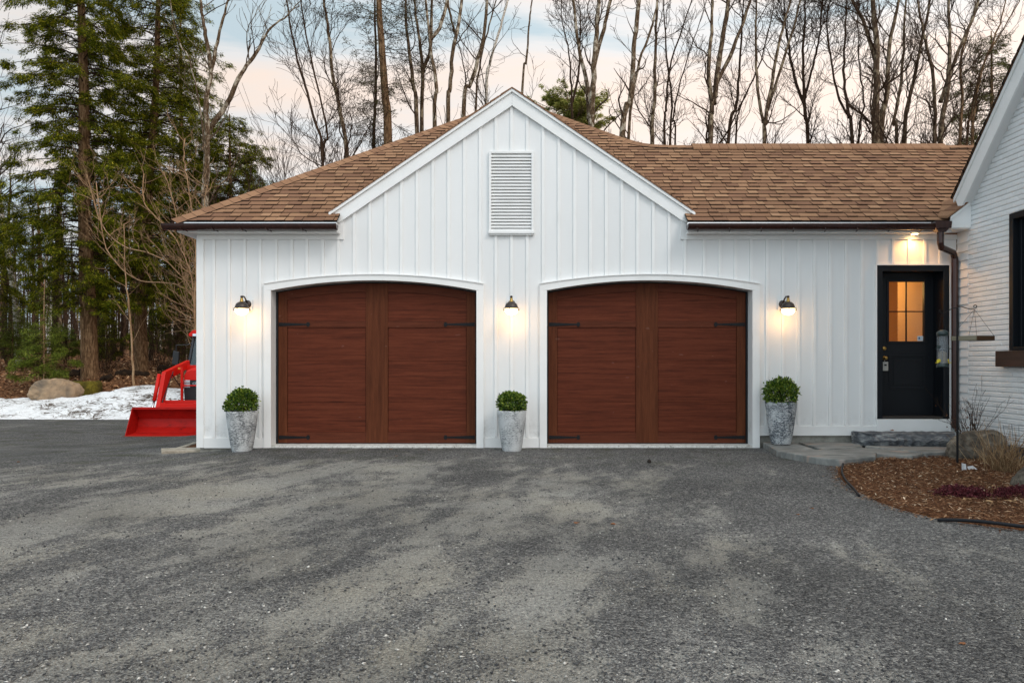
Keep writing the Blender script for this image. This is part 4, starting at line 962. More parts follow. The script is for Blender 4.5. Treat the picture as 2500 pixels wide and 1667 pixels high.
def slate():
    b = MB(); n = 26; rings = []; rr = random.Random(2)
    for k in range(n+1):
        f_ = k/n; x = x0+(x1-x0)*f_; en = 0.5+0.5*min(1, min(f_, 1-f_)*14)
        zt_ = 0.235+rr.uniform(-0.006, 0.006); zb = 0.05
        prof = [(-0.055, zb), (-0.055, zt_-0.01), (-0.10, zt_), (-0.38*en-0.06+rr.uniform(-.01, .01), zt_-0.002), (-0.46*en+rr.uniform(-.02, .02), zt_-0.03), (-0.50*en+rr.uniform(-.025, .015), (zt_+zb)/2+rr.uniform(-.02, .02)), (-0.47*en+rr.uniform(-.02, .02), zb+0.02), (-0.40*en, zb)]
        rings.append([(x+rr.uniform(-.006, .006), y, z) for y, z in prof])
    m_ = len(rings[0]); b.add([p for r in rings for p in r], [(i*m_+j, i*m_+(j+1) % m_, (i+1)*m_+(j+1) % m_, (i+1)*m_+j) for i in range(n) for j in range(m_)]+[tuple(range(m_-1, -1, -1)), tuple(n*m_+j for j in range(m_))])
    o = b.build('slate_step', M['slate'], None); tag(o, 'thick rough dark slate slab lying as a step under the black door', 'step')
slate()
# pale edging stones and dirt at the left corner
slabstone('edging_stone', [fp(393, 1104, -0.1), fp(495, 1101, -0.1), fp(497, 1108, -0.1), fp(394, 1112, -0.1)], -0.2, -0.04, M['palestone'], 'long pale edging stone on the gravel at the left garage corner', 'stone', 'edging stones', jit=0.01)
slabstone('edging_stone', [fp(425, 1103, -0.1), fp(470, 1088, -0.1), fp(483, 1087, -0.1), fp(440, 1103, -0.1)], -0.2, -0.045, M['palestone'], 'slanting pale edging stone behind the long one at the left garage corner', 'stone', 'edging stones', jit=0.01)
q = MB(); pl = [fp(440, 1103, -0.1), fp(500, 1101, -0.1), fp(500, 1088, -0.1), fp(482, 1088, -0.1)]; q.prism(pl, -0.2, -0.06, axis='z'); tag(q.build('corner_soil', M['mulch']), kind='structure')

# ---------------------------------------------------------------- planters and boxwoods
def leaf_cloud(n, gen, lo, hi, asp, mt, name, parent):
    P, Nn = gen(n); n = len(P); L = lo+(hi-lo)*RNG.random(n)
    u = Nn+0.7*RNG.normal(size=(n, 3)); u /= np.linalg.norm(u, axis=1)[:, None]
    r = RNG.normal(size=(n, 3)); s_ = np.cross(u, r); s_ /= np.linalg.norm(s_, axis=1)[:, None]+1e-9
    nn = np.cross(u, s_); Wd = L*asp
    V = np.stack([P, P+u*(L*.5)[:, None]+s_*(Wd*.5)[:, None]+nn*(L*.08)[:, None], P+u*L[:, None], P+u*(L*.5)[:, None]-s_*(Wd*.5)[:, None]+nn*(L*.08)[:, None]], 1)
    return npmesh(name, V.reshape(-1, 3), 4, np.arange(4*n), mt, parent)
def planter(X, Y, Z, rt, rbm, h, mt, lb, bl, br, bht, seed):
    o = thing('planter', (X, Y, Z), lb, 'planter', 'tapered stone planters')
    q = MB(); prof = [(0, 0.0), (rbm*0.96, 0.0), (rbm, 0.008)]
    for k in range(1, 11): f_ = k/10; prof.append((rbm+(rt-rbm)*(f_**0.78), h*f_))
    prof += [(rt-0.004, h+0.004), (rt-0.022, h+0.002), (rt-0.03, h-0.05)]
    q.lathe(prof, (X, Y, Z), 40); q.build('pot', mt, o, smooth=True)
    q = MB(); q.lathe([(0.0, h-0.045), (rt-0.026, h-0.05)], (X, Y, Z), 32); q.build('soil', M['soil'], o)
    br *= 0.88; bht *= 0.90
    b = thing('boxwood_shrub', (X, Y, Z+h-0.05), bl, 'shrub', 'clipped boxwoods in the planters')
    rr = random.Random(seed); sg = []
    for k in range(60):
        a = rr.random()*6.28; e_ = rr.uniform(0.15, 1.5); t_ = Vector((math.cos(a)*math.cos(e_)*br*0.85, math.sin(a)*math.cos(e_)*br*0.85, math.sin(e_)*bht*0.9))
        p0 = Vector((X, Y, Z+h-0.05)); p1 = p0+t_*0.5+Vector((0, 0, 0.02)); p2 = p0+t_
        sg += [(*p0, *p1, 0.005, 0.003), (*p1, *p2, 0.003, 0.0015)]
    segs_mesh('stems', sg, 4, M['bark_thin'], b)
    lob = RNG.normal(size=(26, 3)); lob /= np.linalg.norm(lob, axis=1)[:, None]
    def gen(n):
        v_ = RNG.normal(size=(n, 3)); v_ /= np.linalg.norm(v_, axis=1)[:, None]; v_[:, 2] = np.where(v_[:, 2] < -0.45, -v_[:, 2], v_[:, 2])
        r_ = 0.55+0.45*RNG.random(n)**0.6; r_ = np.where(RNG.random(n) < 0.04, r_*1.16, r_); bump = (np.max(v_@lob.T, axis=1)-0.86)*1.5; r_ = r_*(0.95+bump)
        return np.stack([X+v_[:, 0]*r_*br, Y+v_[:, 1]*r_*br, Z+h+bht*0.30+v_[:, 2]*r_*bht*0.64], 1), v_+np.array([0, 0, 0.35])
    leaf_cloud(3600, gen, 0.022, 0.046, 0.62, M['box'], 'leaves', b)
planter(XW(591, 10.16), -0.34, float(gh(XW(591, 10.16), -0.34))-0.01, 0.208, 0.125, 0.55, M['plant_a'], 'tapered grey streaked stone planter at the left corner of the garage', 'round clipped boxwood in the planter left of the left garage door', 0.225, 0.31, 1)
planter(XW(1249.5, 10.1), -0.38, float(gh(0, -0.38))-0.008, 0.197, 0.122, 0.545, M['plant_b'], 'paler smoother tapered planter between the two garage doors', 'smallest boxwood, in the pale planter between the two garage doors', 0.20, 0.27, 2)
planter(XW(1906, 10.2), -0.31, zf+0.002, 0.207, 0.125, 0.56, M['plant_c'], 'dark streaked tapered planter standing on the flagstones', 'largest boxwood, in the planter on the flagstones', 0.228, 0.35, 3)

# ---------------------------------------------------------------- rocks
def boulder(name, c, s, mt, label, cat, seed, flat=0.0, rot=0):
    import bmesh
    bm = bmesh.new(); bmesh.ops.create_icosphere(bm, subdivisions=5, radius=1.0)
    from mathutils import noise as mn
    rr = random.Random(seed); off = Vector((rr.random()*50, rr.random()*50, rr.random()*50))
    cuts = []
    for k in range(9):
        n = Vector((rr.gauss(0, 1), rr.gauss(0, 1), rr.gauss(0, 0.8))).normalized(); cuts.append((n, rr.uniform(0.72, 0.95)))
    cuts.append((Vector((0.1, 0, 1)).normalized(), 1-flat))
    for v_ in bm.verts:
        p = v_.co.copy()
        for n, d_ in cuts:
            k = p.dot(n)-d_
            if k > 0: p -= n*k*0.85
        p *= 1+0.14*mn.fractal(p*1.6+off, 0.9, 2.0, 6)+0.035*mn.fractal(p*6+off, 0.8, 2.0, 4)
        v_.co = p
    M4 = Matrix.Rotation(rot, 4, 'Z') @ Matrix.Diagonal((*s, 1))
    bm.transform(M4); me = bpy.data.meshes.new(name); bm.to_mesh(me); bm.free()
    o = finish(me, name, mt, None, True); o.location = c; tag(o, label, cat); return o
boulder('boulder', (XW(137, 23.2), 12.7, 0.22), (0.72, 0.5, 0.47), M['boulder'], 'large smooth tan boulder behind the snow bank', 'boulder', 4, 0.1, 0.2)
def gnd(x, y): return float(gh(x, y))
px_, py_ = XW(2384, 9.25), -1.25
boulder('garden_rock', (XW(2385, 9.2), -1.30, 0.09), (0.34, 0.28, 0.28), M['rock'], 'broad mottled grey brown rock in the bed beside the brick wall', 'rock', 12, 0.05, -0.1)
boulder('garden_rock', (XW(2516, 7.0), -3.5, 0.05), (0.15, 0.2, 0.20), M['rock'], 'smooth grey rock cut off by the right edge of the photo', 'rock', 21, 0.0)
# moss stump
sx, sy = XW(210, 24.3), 13.8
q = MB(); gz = gnd(sx, sy); n = 18; pr = [(0.44, -0.2), (0.41, 0.1), (0.40, 0.36), (0.33, 0.42), (0.0, 0.40)]; q.lathe(pr, (sx, sy, gz), n)
q.v = [(x+0.05*math.sin(7*x+3*z), y+0.04*math.cos(9*y), z+0.03*math.sin(11*x)) for x, y, z in q.v]; tag(q.build('tree_stump', M['moss'], None, smooth=True), 'low mossy green tree stump right of the boulder', 'stump')

# ---------------------------------------------------------------- snow bank
def snow():
    xs = np.linspace(-24, -6.5, 260); ys = np.linspace(10.3, 14.6, 80); X, Y = np.meshgrid(xs, ys)
    tx = np.array([-24, -17, -15, -13.9, -13.1, -12.6, -12.0, -11.4, -10.3, -9, -7.6, -6.6]); tz = np.array([0.0, 0.02, 0.02, 0.06, 0.12, 0.24, 0.36, 0.42, 0.33, 0.30, 0.1, -0.5])
    top = np.interp(X, tx, tz)
    base = gh(X, Y); toe = 10.75+0.25*(fbm(X*0.8, X*0+3, 3)-0.4)
    f = sstep(toe, toe+1.6, Y)*(1-sstep(13.0, 14.4, Y+0.5*(fbm(X, Y, 3)-.4)))
    Z = base-0.06+f*(top-base+0.06)+0.18*(fbm(X*2.2, Y*2.6, 5)-0.45)*f**0.5
    o = npmesh('snow_bank', np.stack([X, Y, Z], 2).reshape(-1, 3), 4, (lambda i, nx: np.stack([i, i+1, i+nx+1, i+nx], 2).reshape(-1))(np.arange(79)[:, None]*260+np.arange(259)[None], 260), M['snow'], None, True)
    tag(o, 'long low bank of dirty old snow along the edge of the driveway', 'snow bank', kind='stuff')
snow()
# leaf litter
n = 42000; x = -32+27*RNG.random(n); y = 12.2+20*RNG.random(n)**1.6
o = flakes('leaf_litter', x, y, gh(x, y)+0.01, 0.05, 0.16, 0.6, M['litter'], 0.05, 1.2); tag(o, 'brown fallen leaves covering the forest floor', 'leaves', kind='stuff')

# ---------------------------------------------------------------- trees
def nrm(v): 
    l_ = math.sqrt(v[0]**2+v[1]**2+v[2]**2)+1e-9; return (v[0]/l_, v[1]/l_, v[2]/l_)
def grow(sg, rr, p, d, L, r, lev, maxlev, up=0.12, wob=0.22, kids=5, rmin=0.0035, spread=0.75):
    n = max(3, min(8, int(L/0.35)+2)); st = L/n; pts = [(p, r)]
    for i in range(n):
        d = nrm((d[0]+rr.gauss(0, wob), d[1]+rr.gauss(0, wob), d[2]+rr.gauss(0, wob)+up))
        q = (p[0]+d[0]*st, p[1]+d[1]*st, p[2]+d[2]*st); r1 = max(rmin, r*(1-0.75*(i+1)/n))
        r0 = pts[-1][1]; sg.append((p[0], p[1], p[2], q[0], q[1], q[2], r0, r1)); p = q; pts.append((p, r1))
        if lev < maxlev and i >= 0:
            for _ in range(kids if rr.random() < 0.5 else max(1, kids-1)):
                if rr.random() > 0.42: continue
                a = rr.random()*6.283; s_ = spread*rr.uniform(0.6, 1.3)
                nd = nrm((d[0]+math.cos(a)*s_, d[1]+math.sin(a)*s_, d[2]+rr.gauss(0, s_*0.6)))
                grow(sg, rr, p, nd, L*rr.uniform(0.35, 0.62)*(1-0.4*i/n), max(rmin, r1*0.6), lev+1, maxlev, up, wob, kids, rmin, spread)
def smooth_path(pts, m_=5):
    out = []; n = len(pts)
    for i in range(n-1):
        p0, p1, p2, p3 = pts[max(i-1, 0)], pts[i], pts[i+1], pts[min(i+2, n-1)]
        for k in range(m_):
            t_ = k/m_; out.append(0.5*((2*p1)+(-p0+p2)*t_+(2*p0-5*p1+4*p2-p3)*t_*t_+(-p0+3*p1-3*p2+p3)*t_**3))
    out.append(pts[-1]); return out
def bare_tree(label, stems, d, mt='bark_grey', group='bare trees behind the garage', branch=1.0, f0=0.35, seed=1, kids=3, top=17.0, tw='bark_thin', blen=2.2, maxlev=3, name='bare_tree', spread=0.75, up=0.12, rise=0.9, rmin=0.0055):
    """stems: list of (waypoints in photo px, base width px). All extended to the ground and up to the treetop."""
    rr = random.Random(seed); trunk = MB(); sg = []; base = None
    for si, (wp, wpx) in enumerate(stems):
        dd = d+0.35*si; pts = [W(a, b, dd) for a, b in wp]
        if not (len(wp[0]) > 2):
            pass
        if si == 0 or wp[0][1] > 320 or True:
            if base is None:
                gx = pts[0].x+(pts[0].x-pts[1].x)*0.3; gz = gnd(gx, dd-D); base = Vector((gx, dd-D, gz))
            if si == 0: pts = [Vector((base.x, base.y, base.z-0.25))]+pts
            elif wp[0][1] >= 325: pts = [Vector((base.x+rr.uniform(-.1, .1), base.y+0.1, base.z-0.2))]+pts
        dr = (pts[-1]-pts[-2]).normalized(); ext = top*rr.uniform(0.85, 1.0)-pts[-1].z
        if ext > 0.5: pts += [pts[-1]+Vector((dr.x*0.6, rr.uniform(-.1, .1), max(dr.z, 0.6)))*ext*0.5, pts[-1]+Vector((dr.x*0.5+rr.uniform(-.1, .1), rr.uniform(-.2, .2), 1))*ext]
        path = smooth_path(pts, 5); r0 = wpx/2*dd/F; n = len(path); zt = path[-1].z; zb = path[0].z
        rad = [max(0.014, r0*(1.45-1.30*max(0.0, (p.z-zb)/(zt-zb))**1.6)) for p in path]
        for i in range(1, n-1):
            path[i] = path[i]+Vector((rr.gauss(0, 0.012), rr.gauss(0, 0.012), 0)); rad[i] *= rr.uniform(0.94, 1.07)
        rad[0] *= 1.3
        trunk.tube(path, rad, 9)
        nb = int(14*branch*(1-f0)*1.45)
        for k in range(nb):
            f_ = f0+(1-f0)*(k+rr.random())/nb; zz = zb+(zt-zb)*f_
            i = max(0, min(n-2, next((j for j in range(n-1) if path[j+1].z >= zz), n-2)))
            p = path[i].lerp(path[i+1], rr.random()); r_ = rad[i]
            a = rr.random()*6.283; L = blen*(1.15-0.55*f_)*rr.uniform(0.5, 1.25)
            dv = nrm((math.cos(a), math.sin(a), rise*rr.uniform(0.6, 1.5)))
            grow(sg, rr, tuple(p), dv, L, max(0.011, min(r_*0.42, 0.05)), 1, maxlev, up=up, kids=kids, rmin=rmin, spread=spread)
    o = thing(name, base, label, 'tree', group)
    trunk.build('trunk', M[mt], o, smooth=True)
    if sg: segs_mesh('branches', sg, 3, M[tw], o)
    return o
def conifer(name, label, base, height, r0, crown, mt, z_low, density=1.0, seed=1, trunk_pts=None, group=None, leaf=(0.06, 0.15), leaves=60000, barkm='bark_brown', droop=0.35, tilt0=0.15, cat='tree', asp=0.10, gap=0.0):
    """crown(z)->bough length. Boughs as twigs with flat drooping sprays of needles."""
    rr = random.Random(seed); rg = np.random.default_rng(seed); o = thing(name, base, label, cat, group)
    bx, by, bz = base; tp = trunk_pts or [Vector((bx, by, bz-0.2)), Vector((bx+0.05, by, bz+height*0.5)), Vector((bx, by, bz+height))]
    path = smooth_path(tp, 8); zt, zb = path[-1].z, path[0].z; q = MB()
    rad = [max(0.015, r0*(1.05-0.95*(p.z-zb)/(zt-zb))) for p in path]; rad[0] *= 1.5; 
    if len(rad) > 3: rad[1] *= 1.1
    q.tube(path, rad, 14); q.build('trunk', M[barkm], o, smooth=True)
    sg = []; LP = []; LD = []; z = z_low; az = rr.random()*6.28
    nb = 0; B = []
    while z < zt-0.15:
        L = crown(z)*rr.uniform(0.55, 1.12)
        az += 2.4+rr.uniform(-0.5, 0.5)
        if rr.random() < gap: z += 0.1; continue
        B.append((z, az, L)); z += 0.048/density*(0.6+0.4*(L > 1))
    wts = np.array([b[2]**1.6 for b in B]); per = (wts/wts.sum()*leaves).astype(int)
    for (z, az, L), m_ in zip(B, per):
        i = max(0, min(len(path)-2, next((j for j in range(len(path)-1) if path[j+1].z >= z), len(path)-2))); p0 = path[i].lerp(path[i+1], 0.5); p0 = Vector((p0.x, p0.y, z))
        ca, sa = math.cos(az), math.sin(az); t0 = tilt0+rr.uniform(-0.15, 0.2); dr = droop*rr.uniform(0.7, 1.4)
        cv = rr.uniform(-0.25, 0.25)
        def P(t_): return Vector((p0.x+ca*L*t_-sa*cv*L*t_*t_, p0.y+sa*L*t_+ca*cv*L*t_*t_, p0.z+L*(t0*t_-dr*t_*t_)))
        pr = p0
        for k in range(1, 6):
            q_ = P(k/5); sg.append((*pr, *q_, 0.022*(1-(k-1)/5.5)*min(1, L/2)+0.004, 0.022*(1-k/5.5)*min(1, L/2)+0.003)); pr = q_
        if m_ < 4: continue
        # side sprays
        ns = max(3, int(L*4)); ts = 0.22+0.78*rg.random(ns)**0.8; sd = rg.choice([-1, 1], ns); sl = (0.20+0.34*L*0.5*(1.05-ts))*(0.6+0.8*rg.random(ns))
        sp_dir = []
        for t_, s_, l_ in zip(ts, sd, sl):
            a = P(t_); an = az+s_*rr.uniform(0.7, 1.15); e = Vector((math.cos(an)*l_, math.sin(an)*l_, -l_*rr.uniform(-0.1, 0.9)*(1.0 if droop > 0 else 0.3))); sp_dir.append((a, e))
            sg.append((*a, *(a+e), 0.005, 0.003))
        A = np.array([tuple(a) for a, e in sp_dir]); E = np.array([tuple(e) for a, e in sp_dir])
        w_ = np.linalg.norm(E, axis=1); ch = rg.choice(ns, m_, p=w_/w_.sum()); u = rg.random(m_)
        pos = A[ch]+E[ch]*u[:, None]; lat = rg.choice([-1, 1], m_)*0.9
        e2 = E[ch]/(w_[ch][:, None]+1e-9); per_ = np.stack([-e2[:, 1], e2[:, 0], np.zeros(m_)], 1)
        wd = 0.22*(1.1-u)
        pos = pos+per_*(lat*wd*rg.random(m_))[:, None]+rg.normal(size=(m_, 3))*np.array([0.03, 0.03, 0.045]); pos[:, 2] -= wd*0.35*rg.random(m_)
        dv = e2*0.8+per_*lat[:, None]*0.8+rg.normal(size=(m_, 3))*0.25; dv[:, 2] -= 0.25
        LP.append(pos); LD.append(dv)
    segs_mesh('boughs', sg, 4, M['bark_thin'], o)
    Pp = np.concatenate(LP); Dd = np.concatenate(LD); Dd /= np.linalg.norm(Dd, axis=1)[:, None]; n = len(Pp)
    L = leaf[0]+(leaf[1]-leaf[0])*rg.random(n); up = np.array([0, 0, 1.0])+rg.normal(size=(n, 3))*0.35; s_ = np.cross(Dd, up); s_ /= np.linalg.norm(s_, axis=1)[:, None]+1e-9
    V = np.stack([Pp, Pp+Dd*(L*.45)[:, None]+s_*(L*asp)[:, None], Pp+Dd*L[:, None], Pp+Dd*(L*.45)[:, None]-s_*(L*asp)[:, None]], 1)
    npmesh('foliage', V.reshape(-1, 3), 4, np.arange(4*n), M[mt], o)
    return o
# --- the big hemlock and its neighbours on the left
def tpts(wp, d, zg):
    p = [W(a, b, d) for a, b in wp]; return [Vector((p[0].x, p[0].y, zg-0.25))]+p
d1 = 26.0; x1b = W(220, 900, d1).x; g1z = gnd(x1b, d1-D)
def cr1(z): 
    f = (z-3.3)/16; return 2.9*math.sin(min(1, max(0.0, 0.42+f*1.1))*math.pi*0.55)*(1.0 if z < 9 else max(0.25, 1.0-(z-9)/11))
conifer('hemlock_tree', 'tallest hemlock with a thick bare lower trunk behind the boulder', Vector((x1b, d1-D, g1z)), 19, 0.27, lambda z: (1.9 if z < 4.2 else 2.6 if z < 7 else 2.35)*max(0.2, min(1, (21-z)/9)), 'hemlock', 3.0, 1.0, 11,
        [Vector((x1b, d1-D, g1z-0.3)), W(216, 780, d1), W(208, 560, d1), W(206, 380, d1), W(204, 200, d1), W(198, 0, d1), W(195, -300, d1), W(195, -520, d1)], 'hemlocks at the edge of the wood', leaves=270000)
d2 = 29.0; x2b = W(347, 890, d2).x
conifer('hemlock_tree', 'second hemlock with a reddish straight trunk, left of the tractor', Vector((x2b, d2-D, gnd(x2b, d2-D))), 19, 0.24, lambda z: 2.5*max(0.2, min(1, (21-z)/8)), 'hemlock', 3.6, 0.95, 12,
        [Vector((x2b, d2-D, gnd(x2b, d2-D)-0.3)), W(343, 780, d2), W(352, 620, d2), W(362, 460, d2), W(378, 260, d2), W(385, 60, d2), W(390, -300, d2)], 'hemlocks at the edge of the wood', leaves=180000)
d3 = 31.5; x3b = W(560, 800, d3).x
conifer('hemlock_tree', 'shorter broad dark hemlock behind the fork-trunked bare tree', Vector((x3b, d3-D, gnd(x3b, d3-D))), 10.5, 0.2, lambda z: 3.0*max(0.12, min(1, (12.6-z)/5.0)), 'hemlock', 3.2, 1.0, 13, None, 'hemlocks at the edge of the wood', leaves=210000, droop=0.25)
d4 = 34; x4b = W(440, 800, d4).x
conifer('hemlock_tree', 'dark hemlock filling the gap between the two straight trunks', Vector((x4b, d4-D, gnd(x4b, d4-D))), 17, 0.2, lambda z: 2.6*max(0.2, min(1, (19-z)/9)), 'hemlock', 2.6, 0.8, 14, None, 'hemlocks at the edge of the wood', leaves=150000)
d5 = 30; x5b = W(-45, 800, d5).x
conifer('hemlock_tree', 'hemlock bough reaching in at the left edge of the photo', Vector((x5b, d5-D, gnd(x5b, d5-D))), 8, 0.15, lambda z: 2.0*max(0.15, min(1, (9.5-z)/3)), 'hemlock', 3.5, 0.9, 15, None, 'hemlocks at the edge of the wood', leaves=60000)
# saplings
sxp = W(108, 900, 24.5); 
conifer('spruce_sapling', 'slender young spruce with a pale stem behind the boulder', Vector((sxp.x, sxp.y, gnd(sxp.x, sxp.y))), 3.3, 0.035, lambda z: 0.95*max(0.08, min(1, (gnd(sxp.x, sxp.y)+3.2-z)/2.4)), 'sapling', gnd(sxp.x, sxp.y)+0.55, 1.0, 21, [Vector((sxp.x, sxp.y, gnd(sxp.x, sxp.y)-0.1)), W(107, 800, 24.5), W(109, 683, 24.5)], 'young conifers in the wood', leaf=(0.05, 0.11), leaves=16000, barkm='bark_pale', droop=0.1, gap=0.1)
for i, (px, py, dd, hh, lb) in enumerate([(28, 860, 31, 2.9, 'bushy young pine at the left edge of the wood'), (60, 850, 33, 2.2, 'low young pine right of the bushy one at the left edge'), (258, 850, 31, 2.3, 'young pine directly right of the thick hemlock trunk'), (155, 850, 32, 2.0, 'young pine left of the thick hemlock trunk'), (425, 820, 34, 2.2, 'pale young pine above the tractor mirror')]):
    p = W(px, py, dd); g = gnd(p.x, p.y)
    conifer('young_pine', lb, Vector((p.x, p.y, g)), hh, 0.03, lambda z, g=g, hh=hh: 0.85*max(0.1, min(1, (g+hh-z)/1.4)), 'sapling' if i != 2 else 'hemlock', g+0.4, 0.9, 30+i, None, 'young conifers in the wood', leaf=(0.06, 0.13), leaves=9000, droop=-0.1, tilt0=0.2)
# --- conifer with dead lower branches
def dead_spruce():
    d = 26; rr = random.Random(5); pts = [W(947, 345, d), W(940, 230, d), W(931, 100, d), W(925, 0, d)]
    b = Vector((pts[0].x, d-D, gnd(pts[0].x, d-D))); pts = [Vector((b.x, b.y, b.z-0.3))]+pts+[W(922, -250, d), W(920, -450, d)]
    o = thing('spruce_tree', b, 'straight spruce with a thick trunk and dead drooping lower branches, left of the gable', 'tree', 'bare trees behind the garage')
    path = smooth_path(pts, 8); q = MB(); zt = path[-1].z; zb = path[0].z; q.tube(path, [max(0.02, 0.24*(1-0.9*(p.z-zb)/(zt-zb))) for p in path], 14); q.build('trunk', M['bark_brown'], o, smooth=True)
    sg = []; LP = []
    z = 6.0
    while z < 17:
        a = rr.random()*6.283; L = rr.uniform(0.9, 2.5)*(0.75 if z < 8 else 1.0); p = [path[i] for i in range(len(path)-1) if path[i+1].z >= z][0]; p = (p.x, p.y, z)
        d_ = [math.cos(a), math.sin(a), rr.uniform(-0.1, 0.25)]; n = 7; r = rr.uniform(0.012, 0.02)
        for i in range(n):
            d_ = list(nrm((d_[0]+rr.gauss(0, .06), d_[1]+rr.gauss(0, .06), d_[2]-0.10+0.05*i+rr.gauss(0, .05)))); q_ = tuple(p[j]+d_[j]*L/n for j in range(3)); r1 = max(0.005, r*0.8)
            sg.append((*p, *q_, r, r1)); r = r1; p = q_
            for _ in range(3 if i else 1):
                s_ = rr.choice([-1, 1]); an = a+s_*rr.uniform(0.5, 1.2); l_ = L*rr.uniform(0.10, 0.32)
                nd = nrm((math.cos(an), math.sin(an), rr.uniform(-0.8, 0.15)))
                grow(sg, rr, p, nd, l_, 0.006, 2, 3, up=-0.05, kids=2, rmin=0.0045, spread=0.6)
                if rr.random() < (0.16 if z < 9 else 0.42):
                    e = sg[-1][3:6]
                    for _k in range(30): LP.append((e[0]+rr.gauss(0, .09), e[1]+rr.gauss(0, .09), e[2]+rr.gauss(0, .045)))
        z += rr.uniform(0.07, 0.16)
    segs_mesh('branches', sg, 3, M['bark_thin'], o)
    P_ = np.array(LP)
    leaf_cloud(len(P_), lambda n: (P_, RNG.normal(size=P_.shape)), 0.05, 0.11, 0.22, M['deadneedle'], 'foliage', o)
dead_spruce()
# --- fork-trunked bare tree on the left
bare_tree('crooked bare tree with flaking pale bark forking above the left end of the roof', [([(500, 540), (502, 440), (506, 330), (505, 240), (520, 160), (535, 90), (552, 20)], 17), ([(506, 320), (530, 290), (560, 240), (590, 180), (625, 130), (660, 70), (700, 40), (735, 0)], 9), ([(515, 170), (505, 100), (495, 40), (490, 0)], 7), ([(503, 420), (470, 170), (440, 110), (420, 30)], 6)], 22, 'bark_mottled', 'bare trees on the left', branch=0.7, f0=0.42, seed=51, top=14, blen=2.0, kids=2, tw='bark_grey')
bare_tree('many-stemmed pale bare shrub tree fanning out behind the tractor', [([(474, 760), (478, 640), (470, 520), (455, 430)], 2.2), ([(476, 740), (455, 640), (420, 570), (370, 520)], 1.8), ([(474, 745), (430, 660), (370, 620), (300, 600)], 1.8), ([(478, 720), (490, 600), (500, 500)], 1.8), ([(474, 750), (440, 700), (400, 690), (330, 680)], 1.8), ([(476, 735), (445, 600), (420, 480), (400, 420)], 1.8)], 20.5, 'bark_pale', 'bare trees on the left', branch=2.0, f0=0.3, seed=52, top=7.2, blen=1.5, tw='bark_pale', kids=2, maxlev=3, rmin=0.0035, spread=0.5, rise=0.6)
bare_tree('thin bare sapling in the snow bank left of the tractor', [([(327, 985), (325, 900), (318, 780), (305, 660)], 4)], 23.5, 'bark_pale', 'bare trees on the left', branch=0.7, f0=0.35, seed=53, top=5.8, blen=1.1, tw='bark_pale', kids=2, maxlev=2)
bare_tree('birch with a peeling white trunk at the left edge of the wood', [([(42, 790), (30, 690), (15, 590), (0, 500), (-8, 430)], 11)], 33, 'bark_birch', 'bare trees on the left', branch=1.0, f0=0.3, seed=54, top=15, blen=2.6, kids=3)
bare_tree('bare tree outside the left edge whose twigs reach into the sky', [([(-60, 700), (-55, 400), (-50, 100)], 14)], 25, 'bark_grey', 'bare trees on the left', branch=1.2, f0=0.35, seed=55, top=15, blen=3.0, kids=3)
